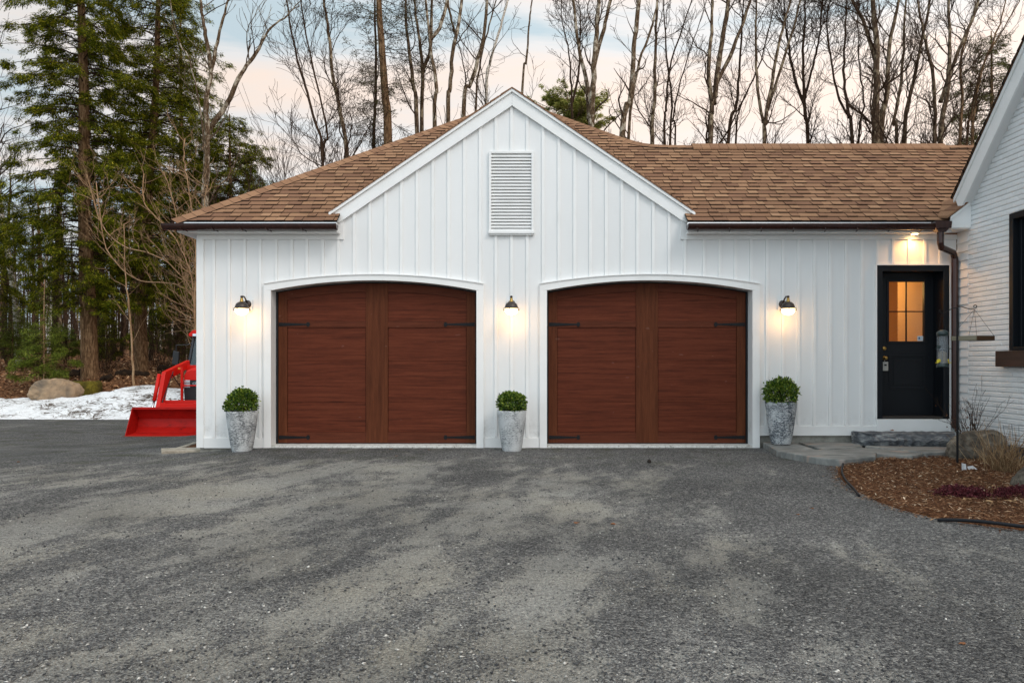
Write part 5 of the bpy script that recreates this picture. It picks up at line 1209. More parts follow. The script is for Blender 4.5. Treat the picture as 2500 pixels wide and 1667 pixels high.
# --- trees behind the garage roof
T = [
 ('leaning slim bare trunk just right of the thick spruce', [([(1018, 325), (1008, 200), (993, 80), (990, 0)], 12)], 26, 'bark_grey', 0.7, 0.55),
 ('bare trunk forking low, second right of the thick spruce', [([(1030, 320), (1031, 170), (1018, 60), (1012, 0)], 11), ([(1031, 175), (1050, 120), (1055, 0)], 6)], 27, 'bark_grey', 0.8, 0.5),
 ('mottled bare trunk with an S bend left of the gable', [([(1060, 308), (1066, 215), (1050, 110), (1040, 0)], 11), ([(1052, 95), (1072, 70), (1092, 0)], 6)], 25, 'bark_mottled', 0.6, 0.55),
 ('mottled trunk leaning right halfway down the left gable slope', [([(1094, 296), (1098, 215), (1108, 110), (1126, 20)], 11), ([(1108, 78), (1094, 0)], 4)], 25.5, 'bark_mottled', 0.6, 0.6),
 ('strongly right-leaning bare trunk above the left gable slope', [([(1132, 283), (1150, 205), (1178, 100), (1190, 0)], 11)], 26, 'bark_mottled', 1.0, 0.5),
 ('thin dark stem in front of the white birch', [([(1163, 272), (1166, 190), (1190, 80), (1210, 0)], 6)], 28, 'bark_grey', 0.9, 0.45),
 ('white birch leaning right just left of the gable peak', [([(1187, 252), (1198, 150), (1222, 65), (1240, 0)], 9)], 27, 'bark_birch', 1.0, 0.45),
 ('lone slim bare trunk directly right of the gable peak', [([(1276, 232), (1285, 150), (1292, 50), (1300, 0)], 8)], 27, 'bark_mottled', 0.4, 0.6),
 ('small upright bare tree in front of the green pine crown', [([(1396, 290), (1395, 200), (1388, 120), (1380, 90)], 7), ([(1397, 250), (1412, 180), (1415, 110)], 4)], 29, 'bark_thin', 1.5, 0.3),
 ('double-trunked mottled tree in the sky right of the gable', [([(1444, 310), (1450, 190), (1458, 60), (1462, 0)], 17), ([(1442, 335), (1437, 290), (1432, 200), (1412, 110), (1400, 0)], 13), ([(1447, 170), (1475, 70), (1490, 0)], 7)], 25, 'bark_mottled', 0.8, 0.5),
 ('mottled pale and dark trunk leaning right over the roof sweep', [([(1520, 335), (1540, 240), (1548, 120), (1560, 0)], 14), ([(1534, 338), (1562, 150), (1585, 90), (1605, 0)], 8)], 25, 'bark_mottled', 0.9, 0.45),
 ('bare tree with an upright crown at the left end of the low ridge', [([(1592, 352), (1597, 250), (1600, 120), (1605, 0)], 10)], 28, 'bark_grey', 1.2, 0.35),
 ('cluster of three thin stems right of the roof sweep', [([(1622, 352), (1626, 260), (1640, 150), (1690, 0)], 7), ([(1636, 352), (1640, 250), (1628, 140), (1620, 0)], 6), ([(1648, 352), (1644, 290), (1670, 170), (1720, 20)], 5)], 29, 'bark_thin', 1.0, 0.35),
 ('grey forked tree over the left part of the low ridge', [([(1734, 352), (1738, 270), (1730, 180), (1738, 60), (1740, 0)], 14), ([(1742, 255), (1752, 180), (1770, 60), (1778, 0)], 9), ([(1745, 215), (1790, 120), (1830, 10)], 7)], 26, 'bark_grey', 1.1, 0.4),
 ('thin leaning bare tree right of the grey forked tree', [([(1778, 352), (1798, 260), (1806, 160), (1815, 0)], 9), ([(1796, 352), (1805, 270), (1850, 170), (1880, 60)], 5)], 28, 'bark_thin', 1.3, 0.3),
 ('bare tree with long rising limbs over the middle of the low ridge', [([(1865, 352), (1868, 300), (1885, 200), (1905, 90), (1930, 0)], 9), ([(1864, 300), (1850, 220), (1845, 120)], 5), ([(1874, 270), (1905, 170), (1945, 40)], 5)], 27, 'bark_grey', 1.2, 0.35),
 ('small bare tree with a fan-shaped crown standing alone in open sky', [([(1973, 352), (1967, 290), (1962, 220), (1960, 140), (1965, 60)], 9), ([(1965, 260), (1940, 190), (1925, 110)], 5), ([(1966, 240), (1985, 160), (2000, 90)], 4)], 29, 'bark_thin', 2.2, 0.30),
 ('wide-branching bare tree left of the thick grey trunk', [([(2080, 352), (2072, 280), (2060, 200), (2062, 120)], 9), ([(2073, 290), (2045, 230), (2030, 150)], 4), ([(2096, 352), (2110, 260), (2100, 180), (2095, 80)], 6)], 28, 'bark_thin', 1.8, 0.28),
 ('thickest grey trunk over the right half of the low ridge', [([(2138, 352), (2138, 250), (2140, 120), (2130, 0)], 18), ([(2150, 352), (2165, 230), (2172, 110), (2195, 0)], 14), ([(2139, 150), (2110, 60), (2080, 0)], 7)], 26, 'bark_grey', 1.7, 0.35),
 ('leaning bare tree right of the thickest grey trunk', [([(2190, 352), (2182, 300), (2200, 200), (2212, 0)], 8), ([(2208, 352), (2220, 240), (2245, 130), (2270, 0)], 10)], 27, 'bark_grey', 1.6, 0.3),
 ('forked bare tree near the right end of the low ridge', [([(2282, 352), (2282, 260), (2276, 170), (2250, 60), (2240, 0)], 10), ([(2296, 352), (2312, 230), (2318, 100), (2315, 0)], 13), ([(2296, 250), (2330, 150), (2380, 30)], 6)], 26.5, 'bark_grey', 1.8, 0.3),
 ('tangled bare tree in front of the dark conifer by the brick gable', [([(2345, 352), (2350, 250), (2345, 150), (2375, 40)], 9), ([(2372, 352), (2376, 290), (2395, 180), (2440, 60)], 8), ([(2360, 352), (2368, 290), (2400, 160), (2480, 20)], 6)], 27.5, 'bark_brown', 2.0, 0.28),
 ('slim bare tree left of the thick spruce', [([(848, 410), (835, 300), (812, 180), (800, 60), (790, 0)], 10)], 25, 'bark_grey', 1.3, 0.3),
 ('crooked bare tree with many twigs over the left roof hip', [([(790, 420), (770, 300), (745, 210), (720, 120)], 7), ([(788, 400), (800, 330), (760, 150), (740, 40)], 5)], 24, 'bark_thin', 1.6, 0.25),
 ('straight slim stem touching the left side of the thick spruce', [([(912, 355), (918, 240), (917, 120), (915, 0)], 8)], 27.5, 'bark_thin', 1.0, 0.4)]
for i, (lb, stems, d, mt_, br, f0) in enumerate(T):
    bare_tree(lb, stems, d, mt_, 'bare trees behind the garage', branch=br, f0=f0, seed=100+i, kids=3 if br > 0.9 else 2, tw='bark_thin', blen=2.4, maxlev=3, spread=0.65, rise=1.1, top=18)
# green pine crown beyond the gable
p = W(1385, 330, 42); g = gnd(p.x, p.y)
conifer('pine_tree', 'round green pine crown showing behind the gable', Vector((p.x, p.y, g)), 15.9-g, 0.25, lambda z: 2.6*max(0.3, min(1, (16.9-z)/2.4)), 'pine', 12.0, 1.2, 61, None, None, leaf=(0.12, 0.28), leaves=60000, droop=-0.15, tilt0=0.25)
p = W(2420, 330, 33); g = gnd(p.x, p.y)
conifer('pine_tree', 'dark olive conifer behind the brick gable at the right', Vector((p.x, p.y, g)), 15.5-g, 0.22, lambda z: 3.4*max(0.12, min(1, (16.5-z)/7)), 'hemlock_olive', 5.5, 0.8, 62, None, None, leaf=(0.08, 0.17), leaves=90000)
# woodland stems at the left and behind: one small set copied
def far_set():
    protos = []
    for s_ in range(4):
        o = bare_tree('slim grey stem among the dense stems of the far wood', [([(0, 800), (random.uniform(-8, 8), 700), (random.uniform(-12, 12), 500)], [9, 6, 12, 7][s_])], 40, ['bark_thin', 'bark_grey', 'bark_brown', 'bark_birch'][s_], 'stems in the far wood', branch=0.9, f0=0.25, seed=200+s_, top=14, blen=2.2, kids=2, maxlev=3, rmin=0.007)
        protos.append(o)
    rr = random.Random(9); spots = []
    for k in range(74):
        px = rr.uniform(-150, 520) if k < 66 else rr.uniform(640, 2450); dd = rr.uniform(34, 62); p = W(px, 880, dd); spots.append((p.x, p.y))
    for k, (x, y) in enumerate(spots):
        o = protos[k] if k < 4 else copy_tree(protos[rr.choice([0, 0, 1, 1, 2, 3]) if k < 56 else rr.choice([0, 1])])
        o.location = (x, y, gnd(x, y)-0.1); o.rotation_euler = (0, 0, rr.random()*6.28); s_ = rr.uniform(0.75, 1.1) if k < 56 else rr.uniform(0.6, 0.85); o.scale = (s_, s_, s_)
far_set()
# understory brush: thin brown stems
def bush(seed, h, n, mt_='bark_thin'):
    rr = random.Random(seed); sg = []
    for k in range(n):
        a = rr.random()*6.283; s_ = rr.uniform(0.1, 0.7); grow(sg, rr, (rr.gauss(0, 0.12), rr.gauss(0, 0.12), -0.05), nrm((math.cos(a)*s_, math.sin(a)*s_, 1)), h*rr.uniform(0.6, 1.1), 0.010, 1, 3, up=0.08, kids=2, rmin=0.005, spread=0.5, wob=0.12)
    return sg
tp_ = []
for s_ in range(2):
    o = thing('thicket_shrub', (0, 0, 0), 'tall bare twiggy thicket rising behind the left roof hip', 'shrub', 'thicket behind the left roof hip')
    rr = random.Random(400+s_); sg = []
    for k in range(7):
        a = rr.random()*6.283; s2 = rr.uniform(0.05, 0.3); grow(sg, rr, (rr.gauss(0, 0.3), rr.gauss(0, 0.3), -0.1), nrm((math.cos(a)*s2, math.sin(a)*s2, 1)), rr.uniform(4.6, 6.6), 0.022, 1, 3, up=0.08, kids=2, rmin=0.0045, spread=0.6, wob=0.10)
    segs_mesh('twigs', sg, 3, M['bark_thin'], o); tp_.append(o)
rr = random.Random(78)
for k in range(13):
    p = W(rr.uniform(640, 900) if k < 11 else rr.uniform(560, 640), 880, rr.uniform(22, 28)); o = tp_[k] if k < 2 else copy_tree(tp_[k % 2]); o.location = (p.x, p.y, gnd(p.x, p.y)); s_ = rr.uniform(0.85, 1.15); o.scale = (s_, s_, s_); o.rotation_euler = (0, 0, rr.random()*6.28)
pb = []
for s_ in range(3):
    o = thing('brush_shrub', (0, 0, 0), 'bare brown twiggy shrub in the undergrowth', 'shrub', 'undergrowth shrubs'); segs_mesh('twigs', bush(300+s_, [1.6, 2.4, 1.2][s_], 11), 3, M['bark_thin'], o); pb.append(o)
rr = random.Random(77)
for k in range(40):
    if k < 40: px = rr.uniform(-40, 480); dd = rr.uniform(26.5, 42)
    else: px = rr.uniform(650, 900); dd = rr.uniform(22, 27)
    p = W(px, 880, dd); o = pb[k] if k < 3 else copy_tree(pb[rr.randrange(3)])
    z = gnd(p.x, p.y)
    if k >= 40: z = 2.6+rr.uniform(-0.4, 0.6); s_ = rr.uniform(1.0, 1.5)
    else: s_ = rr.uniform(0.7, 1.2)
    if k >= 40: z = gnd(p.x, p.y); s_ = rr.uniform(1.7, 2.35); o['label'] = 'tall bare twiggy thicket rising behind the left roof hip'; o['group'] = 'thicket behind the left roof hip'
    o.location = (p.x, p.y, z); o.scale = (s_, s_, s_); o.rotation_euler = (0, 0, rr.random()*6.28)
# far wood mass
def far_wood():
    rr = random.Random(4); sg = []
    for k in range(900):
        x = rr.uniform(-75, 45); y = rr.uniform(58, 95); z = gnd(x, y); h = rr.uniform(5, 11) if x < -14 else rr.uniform(3, 6.5); lx, ly = rr.gauss(0, .4), rr.gauss(0, .4); r_ = rr.uniform(0.05, 0.14)
        sg.append((x, y, z-0.3, x+lx*.5, y+ly*.5, z+h*.5, r_, r_*.7)); sg.append((x+lx*.5, y+ly*.5, z+h*.5, x+lx, y+ly, z+h, r_*.7, 0.02))
        for j in range(9):
            f_ = rr.uniform(0.15, 1); a = rr.random()*6.28; l_ = rr.uniform(0.6, 2.2); px, py, pz = x+lx*f_, y+ly*f_, z+h*f_; qx, qy, qz = px+math.cos(a)*l_, py+math.sin(a)*l_, pz+l_*rr.uniform(0.2, 1)
            sg.append((px, py, pz, qx, qy, qz, 0.03, 0.012)); sg.append((qx, qy, qz, qx+rr.gauss(0, .6), qy+rr.gauss(0, .6), qz+rr.uniform(.2, 1), 0.012, 0.008)); sg.append((px, py, pz, qx+rr.gauss(0, .6), qy, qz-0.3, 0.015, 0.008))
    tag(segs_mesh('distant_woods', sg, 3, M['bark_thin']), 'dense bare brown wood far beyond the trees', 'wood', kind='stuff')
far_wood()
# fallen logs at the foot of the hemlocks
for (a, b, c, dd, r_, lb) in [((140, 905), (200, 893), 0, 26.5, 0.16, 'dark rotten root wad left of the thick hemlock'), ((250, 898), (272, 905), 0, 25.6, 0.12, 'short dark log right of the thick hemlock'), ((285, 905), (360, 915), 0, 27, 0.13, 'long dark fallen log at the foot of the second hemlock'), ((388, 905), (425, 903), 0, 29, 0.13, 'short fallen log behind the snow beside the tractor')]:
    p, q_ = W(*a, dd), W(*b, dd); p.z = gnd(p.x, p.y)+r_*0.6; q_.z = gnd(q_.x, q_.y)+r_*0.7; m_ = MB(); rr = random.Random(int(a[0])); pts = [p.lerp(q_, k/7)+Vector((0, rr.gauss(0, .03), rr.gauss(0, .03))) for k in range(8)]
    m_.tube(pts, [r_*rr.uniform(0.7, 1.15) for _ in range(8)], 9); tag(m_.build('fallen_log', bpy.data.materials.get('rotten_wood') or rock('rotten_wood', lin(22, 16, 12), lin(44, 32, 22), lin(74, 56, 38), 6), None, smooth=True), lb, 'log', 'fallen logs')

# ---------------------------------------------------------------- tractor
def tractor():
    d = 16.1; X0 = -7.40; Y0 = d-D; Z0 = gnd(X0, Y0+1.2)
    o = thing('tractor', (X0, Y0+2, Z0), 'red compact tractor with a front loader bucket half hidden by the garage corner', 'tractor')
    def BX(b, x0, x1, y0, y1, z0, z1): b.box(X0+x0, X0+x1, Y0+y0, Y0+y1, Z0+z0, Z0+z1)
    bw = 0.86
    b = MB()
    prof = [(-0.04, 0.03), (0.0, 0.0), (0.42, 0.03), (0.58, 0.16), (0.60, 0.36), (0.50, 0.55), (0.30, 0.60), (0.27, 0.575), (0.46, 0.52), (0.55, 0.36), (0.54, 0.19), (0.40, 0.07), (0.0, 0.035)]
    # curved shell in strips
    outer = [(0.0, 0.0), (0.42, 0.03), (0.56, 0.14), (0.60, 0.34), (0.52, 0.54), (0.36, 0.605)]; inner = [(0.0, 0.02), (0.40, 0.055), (0.53, 0.155), (0.565, 0.34), (0.49, 0.52), (0.35, 0.58)]
    for k in range(5): b.prism([(Y0+outer[k][0], Z0+outer[k][1]), (Y0+outer[k+1][0], Z0+outer[k+1][1]), (Y0+inner[k+1][0], Z0+inner[k+1][1]), (Y0+inner[k][0], Z0+inner[k][1])], X0-bw, X0+bw, axis='x')
    for s_ in (-1, 1):
        xa, xb = sorted((X0+s_*bw, X0+s_*(bw+0.015)))
        b.prism([(Y0+0.0, Z0+0.0), (Y0+0.42, Z0+0.03), (Y0+0.56, Z0+0.14), (Y0+0.60, Z0+0.34), (Y0+0.52, Z0+0.54), (Y0+0.36, Z0+0.605), (Y0+0.30, Z0+0.59)], xa, xb, axis='x')
    b.box(X0-bw, X0+bw, Y0+0.30, Y0+0.352, Z0+0.555, Z0+0.60)
    bk = b.build('bucket', M['wornred'], o, bevel=0.004)
    b = MB(); BX(b, -bw-0.03, bw+0.03, -0.06, 0.05, -0.008, 0.014); b.build('cutting_edge', M['rusty'], bk)
    b = MB(); BX(b, -0.42, 0.42, 0.62, 0.70, 0.52, 0.66)
    for s_ in (-1, 1): BX(b, min(s_*0.30, s_*0.42), max(s_*0.30, s_*0.42), 0.615, 0.72, 0.2, 0.68)
    BX(b, -0.62, 0.62, 0.9, 1.0, 0.62, 0.72); b.build('loader_crossbar', M['tred'], o, bevel=0.006)
    for s_ in (-1, 1):
        b = MB(); xa, xb = sorted((X0+s_*0.48, X0+s_*0.57))
        b.prism([(Y0+0.62, Z0+0.30), (Y0+0.78, Z0+0.26), (Y0+1.22, Z0+1.18), (Y0+2.3, Z0+1.45), (Y0+2.25, Z0+1.62), (Y0+1.02, Z0+1.36)], xa, xb, axis='x')
        arm = b.build('loader_arm', M['tred'], o, bevel=0.01)
        b = MB(); xc = X0+s_*0.64; b.tube([(xc, Y0+1.05, Z0+1.30), (xc, Y0+0.82, Z0+0.72)], 0.042, 12); b.build('hydraulic_cylinder', M['tred'], arm, smooth=True)
        b = MB(); b.tube([(xc, Y0+0.82, Z0+0.72), (xc, Y0+0.66, Z0+0.45)], 0.024, 10); b.build('cylinder_rod', M['chrome'], arm, smooth=True)
        b = MB(); b.tube([(X0+s_*0.44, Y0+0.72, Z0+0.62), (X0+s_*0.44, Y0+1.3, Z0+1.36)], 0.012, 6); b.tube([(X0+s_*0.42, Y0+1.2, Z0+1.3), (X0+s_*0.36, Y0+1.5, Z0+1.0), (X0+s_*0.33, Y0+1.6, Z0+0.6)], 0.011, 6); b.build('hose', M['tblack'], arm)
        b = MB(); xa, xb = sorted((X0+s_*0.26, X0+s_*0.50)); b.box(xa, xb, Y0+2.1, Y0+2.25, Z0+0.5, Z0+1.5); b.build('loader_post', M['tred'], o, bevel=0.008)
    # brush guard
    b = MB()
    for s_ in (-1, 1): BX(b, min(s_*0.28, s_*0.33), max(s_*0.28, s_*0.33), 1.42, 1.47, 0.62, 1.46 if s_ < 0 else 1.3)
    BX(b, -0.28, 0.28, 1.425, 1.46, 1.02, 1.05); BX(b, -0.34, 0.34, 1.42, 1.6, 0.56, 0.64); b.build('brush_guard', M['tred'], o, bevel=0.005)
    # hood
    b = MB(); HP = [(-0.30, 1.17), (-0.30, 1.30), (-0.24, 1.40), (-0.12, 1.455), (0.12, 1.455), (0.24, 1.40), (0.30, 1.30), (0.30, 1.17)]
    rings = []
    for y, sx_, dz in ((1.50, 0.93, -0.06), (1.56, 0.98, -0.02), (1.75, 1, 0.0), (2.9, 1.02, 0.08)): rings.append([(X0+x*sx_, Y0+y, Z0+z+dz*(z-1.1)/0.35) for x, z in HP])
    n = len(HP); b.add([p for r_ in rings for p in r_], [(i*n+j, i*n+(j+1) % n, (i+1)*n+(j+1) % n, (i+1)*n+j) for i in range(3) for j in range(n)]+[tuple(range(n-1, -1, -1)), tuple(3*n+j for j in range(n))])
    BX(b, -0.30, -0.285, 1.52, 2.9, 0.95, 1.17); BX(b, 0.285, 0.30, 1.52, 2.9, 0.95, 1.17)
    b.build('hood', M['tred'], o, bevel=0.012)
    b = MB(); BX(b, -0.28, 0.28, 1.515, 2.8, 0.58, 1.168); g = b.build('grille', M['tblack'], o, bevel=0.012)
    for s_ in (-1, 1):
        b = MB(); xa, xb = sorted((s_*0.145, s_*0.275)); BX(b, xa, xb, 1.495, 1.512, 1.09, 1.16); BX(b, xa, xb-0.0, 1.495, 1.512, 0.985, 1.075); b.build('headlight', M['lens'], o, bevel=0.006)
    # oval badge with its letter
    b = MB(); k_ = 20
    for i in range(k_):
        a0, a1 = 2*math.pi*i/k_, 2*math.pi*(i+1)/k_; f = lambda a, r_: (X0+0.085*r_*math.cos(a), Z0+1.08+0.040*r_*math.sin(a))
        b.prism([f(a0, 1), f(a1, 1), f(a1, 0.86), f(a0, 0.86)], Y0+1.503, Y0+1.514)
    K = lambda pts: b.prism([(X0+x, Z0+1.08+z) for x, z in pts], Y0+1.505, Y0+1.514)
    K([(-0.035, -0.022), (-0.020, -0.022), (-0.020, 0.022), (-0.035, 0.022)]); K([(-0.019, -0.004), (0.022, 0.022), (0.006, 0.022), (-0.019, 0.007)]); K([(-0.006, 0.002), (0.008, 0.008), (0.032, -0.022), (0.014, -0.022)])
    b.build('badge', M['chrome'], g)
    # chassis, axle, wheels
    b = MB(); BX(b, -0.16, 0.16, 1.7, 4.4, 0.35, 0.75); BX(b, -0.5, 0.5, 1.95, 2.07, 0.30, 0.42); BX(b, -0.25, 0.25, 3.4, 4.4, 0.4, 1.0); b.build('chassis', M['tblack'], o)
    for s_ in (-1, 1):
        for (y, R_, wd, xc) in ((2.0, 0.34, 0.19, 0.60), (3.95, 0.62, 0.34, 0.66)):
            b = MB(); prof = []
            xs_ = [(-wd/2, R_*0.55), (-wd/2, R_*0.88), (-wd*0.38, R_*0.97), (wd*0.38, R_*0.97), (wd/2, R_*0.88), (wd/2, R_*0.55)]
            k_ = 28; vs_ = []
            for xx, rr_ in xs_:
                for j in range(k_):
                    a = 2*math.pi*j/k_; vs_.append((X0+s_*xc+xx, Y0+y+rr_*math.cos(a), Z0+R_+rr_*math.sin(a)))
            b.add(vs_, [(i*k_+j, i*k_+(j+1) % k_, (i+1)*k_+(j+1) % k_, (i+1)*k_+j) for i in range(5) for j in range(k_)])
            for j in range(20):
                a = 2*math.pi*j/20; sd_ = 1 if j % 2 else -1
                c_, s2 = math.cos(a), math.sin(a); P_ = lambda xx, rr_, da: (X0+s_*xc+xx, Y0+y+rr_*math.cos(a+da), Z0+R_+rr_*math.sin(a+da))
                b.add([P_(0, R_*0.96, 0), P_(0, R_*0.96, .07), P_(sd_*wd*.48, R_*0.92, .16), P_(sd_*wd*.48, R_*0.92, .23), P_(0, R_, 0.01), P_(0, R_, .06), P_(sd_*wd*.48, R_*0.97, .17), P_(sd_*wd*.48, R_*0.97, .22)], [(4, 5, 7, 6), (0, 1, 5, 4), (2, 6, 7, 3), (0, 4, 6, 2), (1, 3, 7, 5)])
            wh = b.build('wheel', M['tyre'], o)
            b = MB(); b.tube([(X0+s_*(xc-0.06), Y0+y, Z0+R_), (X0+s_*(xc+wd*0.3), Y0+y, Z0+R_)], R_*0.56, 24); b.build('rim', M['tred'], wh)
    for s_ in (-1, 1):
        b = MB(); xa, xb = sorted((s_*0.5, s_*0.85))
        pts = [(Y0+3.95+0.72*math.cos(a), Z0+0.62+0.72*math.sin(a)) for a in [R(20+14*k) for k in range(11)]]
        for k in range(10):
            p, q_ = pts[k], pts[k+1]; b.prism([p, q_, (q_[0], q_[1]+0.03), (p[0], p[1]+0.03)], X0+xa, X0+xb, axis='x')
        b.build('fender', M['tred'], o)
    CY = -0.45; CW = 1.14
    _BX = BX
    def BX(b, x0, x1, y0, y1, z0, z1): _BX(b, x0*CW, x1*CW, y0+CY, y1+CY, z0, z1)
    # cab
    b = MB()
    for s_ in (-1, 1):
        for (ya, za, xa_, yb, zb, xb_) in ((2.95, 1.1, 0.62, 3.15, 2.2, 0.50), (4.45, 1.1, 0.62, 4.40, 2.2, 0.55), (3.7, 1.0, 0.64, 3.75, 2.2, 0.53), (2.95, 1.1, 0.62, 3.0, 0.55, 0.60)):
            b.tube([(X0+s_*CW*xa_, Y0+CY+ya, Z0+za), (X0+s_*CW*(xa_*0.35+xb_*0.65)*1.015, Y0+CY+(ya+yb)/2, Z0+(za+zb)/2), (X0+s_*CW*xb_, Y0+CY+yb, Z0+zb)], 0.034, 8)
    b.tube([(X0-0.62*CW, Y0+CY+2.95, Z0+1.12), (X0+0.62*CW, Y0+CY+2.95, Z0+1.12)], 0.03, 8)
    BX(b, -0.60, 0.60, 3.1, 4.4, 0.9, 1.1)
    cab = b.build('cab_frame', M['navy'], o)
    b = MB(); b.prism([(X0-0.60*CW, Z0+1.13), (X0+0.60*CW, Z0+1.13), (X0+0.52*CW, Z0+2.2), (X0-0.52*CW, Z0+2.2)], 0, 0.01)
    b.v = [(x, Y0+CY+2.97+(z-Z0-1.13)*0.17+y, z) for x, y, z in b.v]; b.build('windshield', M['cabglass'], cab)
    b = MB()
    for s_ in (-1, 1): b.add([(X0+s_*0.60*CW, Y0+CY+2.97, Z0+1.13), (X0+s_*0.62*CW, Y0+CY+4.4, Z0+1.13), (X0+s_*0.54*CW, Y0+CY+4.38, Z0+2.2), (X0+s_*0.51*CW, Y0+CY+3.15, Z0+2.2), (X0+s_*0.61*CW, Y0+CY+2.97, Z0+1.13), (X0+s_*0.63*CW, Y0+CY+4.4, Z0+1.13), (X0+s_*0.55*CW, Y0+CY+4.38, Z0+2.2), (X0+s_*0.52*CW, Y0+CY+3.15, Z0+2.2)], [(0, 1, 2, 3), (4, 5, 6, 7)])
    b.add([(X0-0.58*CW, Y0+CY+4.42, Z0+1.13), (X0+0.58*CW, Y0+CY+4.42, Z0+1.13), (X0+0.5*CW, Y0+CY+4.38, Z0+2.2), (X0-0.5*CW, Y0+CY+4.38, Z0+2.2)], [(0, 1, 2, 3)]); b.build('cab_windows', M['cabglass'], cab)
    b = MB(); b.prism([(X0-0.56*CW, Z0+2.20), (X0+0.56*CW, Z0+2.20), (X0+0.58*CW, Z0+2.26), (X0+0.48*CW, Z0+2.36), (X0-0.48*CW, Z0+2.36), (X0-0.58*CW, Z0+2.26)], Y0+CY+3.02, Y0+CY+4.5); b.build('cab_roof', M['tred'], o, bevel=0.02)
    b = MB(); 
    for s_ in (-1, 1): xa, xb = sorted((s_*0.30, s_*0.47)); BX(b, xa, xb, 2.99, 3.05, 2.205, 2.27)
    b.build('work_light', M['lens'], o, bevel=0.006)
    b = MB(); BX(b, -0.25, 0.25, 3.8, 4.2, 1.1, 1.7); BX(b, -0.04, 0.04, 3.2, 3.4, 1.1, 1.35); b.tube([(X0+0.17*math.cos(a), Y0+CY+3.3, Z0+1.4+0.17*math.sin(a)) for a in [R(30*k) for k in range(13)]], 0.014, 6); b.build('seat', M['tblack'], cab)
    for s_ in (-1, 1):
        b = MB(); b.tube([(X0+s_*0.52*CW, Y0+CY+3.12, Z0+2.05), (X0+s_*0.60*CW, Y0+CY+3.05, Z0+2.0), (X0+s_*0.93, Y0+CY+2.98, Z0+1.99), (X0+s_*0.93, Y0+CY+2.98, Z0+1.85)], 0.013, 8)
        mi = b.build('mirror_arm', M['tblack'], o)
        b = MB(); b.prism([(X0+s_*0.93-0.095, Z0+1.52), (X0+s_*0.93+0.06, Z0+1.50), (X0+s_*0.93+0.085, Z0+1.82), (X0+s_*0.93-0.06, Z0+1.86)], Y0+CY+2.94, Y0+CY+3.0); b.build('mirror', M['tblack'], mi, bevel=0.015)
    b = MB(); _BX(b, -0.43, -0.37, 1.5, 1.56, 1.40, 1.45); b.build('turn_lamp', mat('amber', (0.6, 0.18, 0.02, 1), 0.4), o, bevel=0.01)
tractor()

# ---------------------------------------------------------------- garden hook, feeders
hx, hy = XW(2337.5, 8.64), 8.64-D; hz = mz(hx, hy)
o = thing('shepherd_hook', (hx, hy, hz), 'tall black shepherd hook pole standing in the mulch by the downspout', 'hook pole')
q = MB(); q.tube([(hx, hy, hz-0.05), (hx, hy, ZW(752, 8.64))], 0.0125, 10); q.build('pole', M['iron'], o)
for s_, tip, mid in ((-1, (2296, 764), (2318, 757)), (1, (2381, 752), (2358, 752))):
    a = W(2337.5, 752 if s_ < 0 else 750, 8.64); t_ = W(*tip, 8.64); m_ = W(*mid, 8.64); q = MB()
    pts = smooth_path([a, a.lerp(m_, 0.5)+Vector((0, 0, 0.012)), m_, m_.lerp(t_, 0.6)-Vector((0, 0, 0.012)), t_], 4)
    c = t_+Vector((0, 0, 0.0)); pts += [c+Vector((s_*0.0+0.018*math.cos(k)*s_, 0, 0.018+0.018*math.sin(k))) for k in (-1.0, -0.3, 0.5, 1.3, 2.1, 2.9, 3.6)]
    q.tube(pts, 0.0045, 8); q.build('hook_arm', M['iron'], o)
fx, fy = XW(2301, 8.64), hy; ft = W(2299, 763, 8.64)
f = thing('bird_feeder', (fx, fy, ZW(897, 8.64)), 'clear tube bird feeder with a dark cap and yellow perches hanging from the left hook', 'bird feeder')
zt, zb = ZW(805, 8.64), ZW(897, 8.64); r = 0.052
q = MB(); q.lathe([(0, zt), (0.025, zt-0.002), (0.05, zt-0.018), (0.062, zt-0.03), (0.062, zt-0.068), (0.052, zt-0.07)], (fx, fy, 0), 20); q.build('cap', M['feedgreen'], f, smooth=True)
q = MB(); q.lathe([(r, zt-0.06), (r, zb+0.03)], (fx, fy, 0), 20); q.build('tube', M['tube'], f, smooth=True)
q = MB(); q.lathe([(0.001, zb+0.19), (r*0.85, zb+0.17), (r*0.88, zb+0.03), (0.001, zb+0.03)], (fx, fy, 0), 16); q.build('seed', M['seed'], f)
q = MB(); q.lathe([(0, zb), (0.062, zb+0.002), (0.064, zb+0.02), (0.056, zb+0.045), (0.05, zb+0.05)], (fx, fy, 0), 20)
q.build('base', M['feedgreen'], f, smooth=True)
for zz in (zb+0.075, zb+0.235):
    for s_ in (-1, 1):
        q = MB(); q.tube([(fx+s_*0.045, fy-0.012, zz), (fx+s_*0.06, fy-0.02, zz)], [0.022, 0.02], 10); q.tube([(fx+s_*0.055, fy-0.015, zz-0.022), (fx+s_*0.09, fy-0.02, zz-0.02)], 0.004, 6); q.build('perch', M['yellow'] if zz < zb+0.1 else M['feedgreen'], f)
q = MB(); q.lathe([(r+0.004, zb+0.20), (r+0.006, zb+0.205), (r+0.004, zb+0.21)], (fx, fy, 0), 20)
for a in (0.4, 1.6, 2.8, 4.2, 5.4): q.tube([(fx+0.054*math.cos(a), fy+0.054*math.sin(a), zb+0.04), (fx+0.054*math.cos(a), fy+0.054*math.sin(a), zt-0.06)], 0.0028, 5)
q.build('cage_wires', M['wiregrey'], f)
q = MB(); q.tube([(fx-0.045, fy, zt-0.03), ft, (fx+0.045, fy, zt-0.03)], 0.0022, 5); q.build('hanger', M['wire'], f)
tx0, tx1 = XW(2331, 8.64), XW(2418, 8.64); tz0, tz1 = ZW(831, 8.64), ZW(820.5, 8.64); tt = W(2379, 755, 8.64); tm = (tx0+tx1)/2
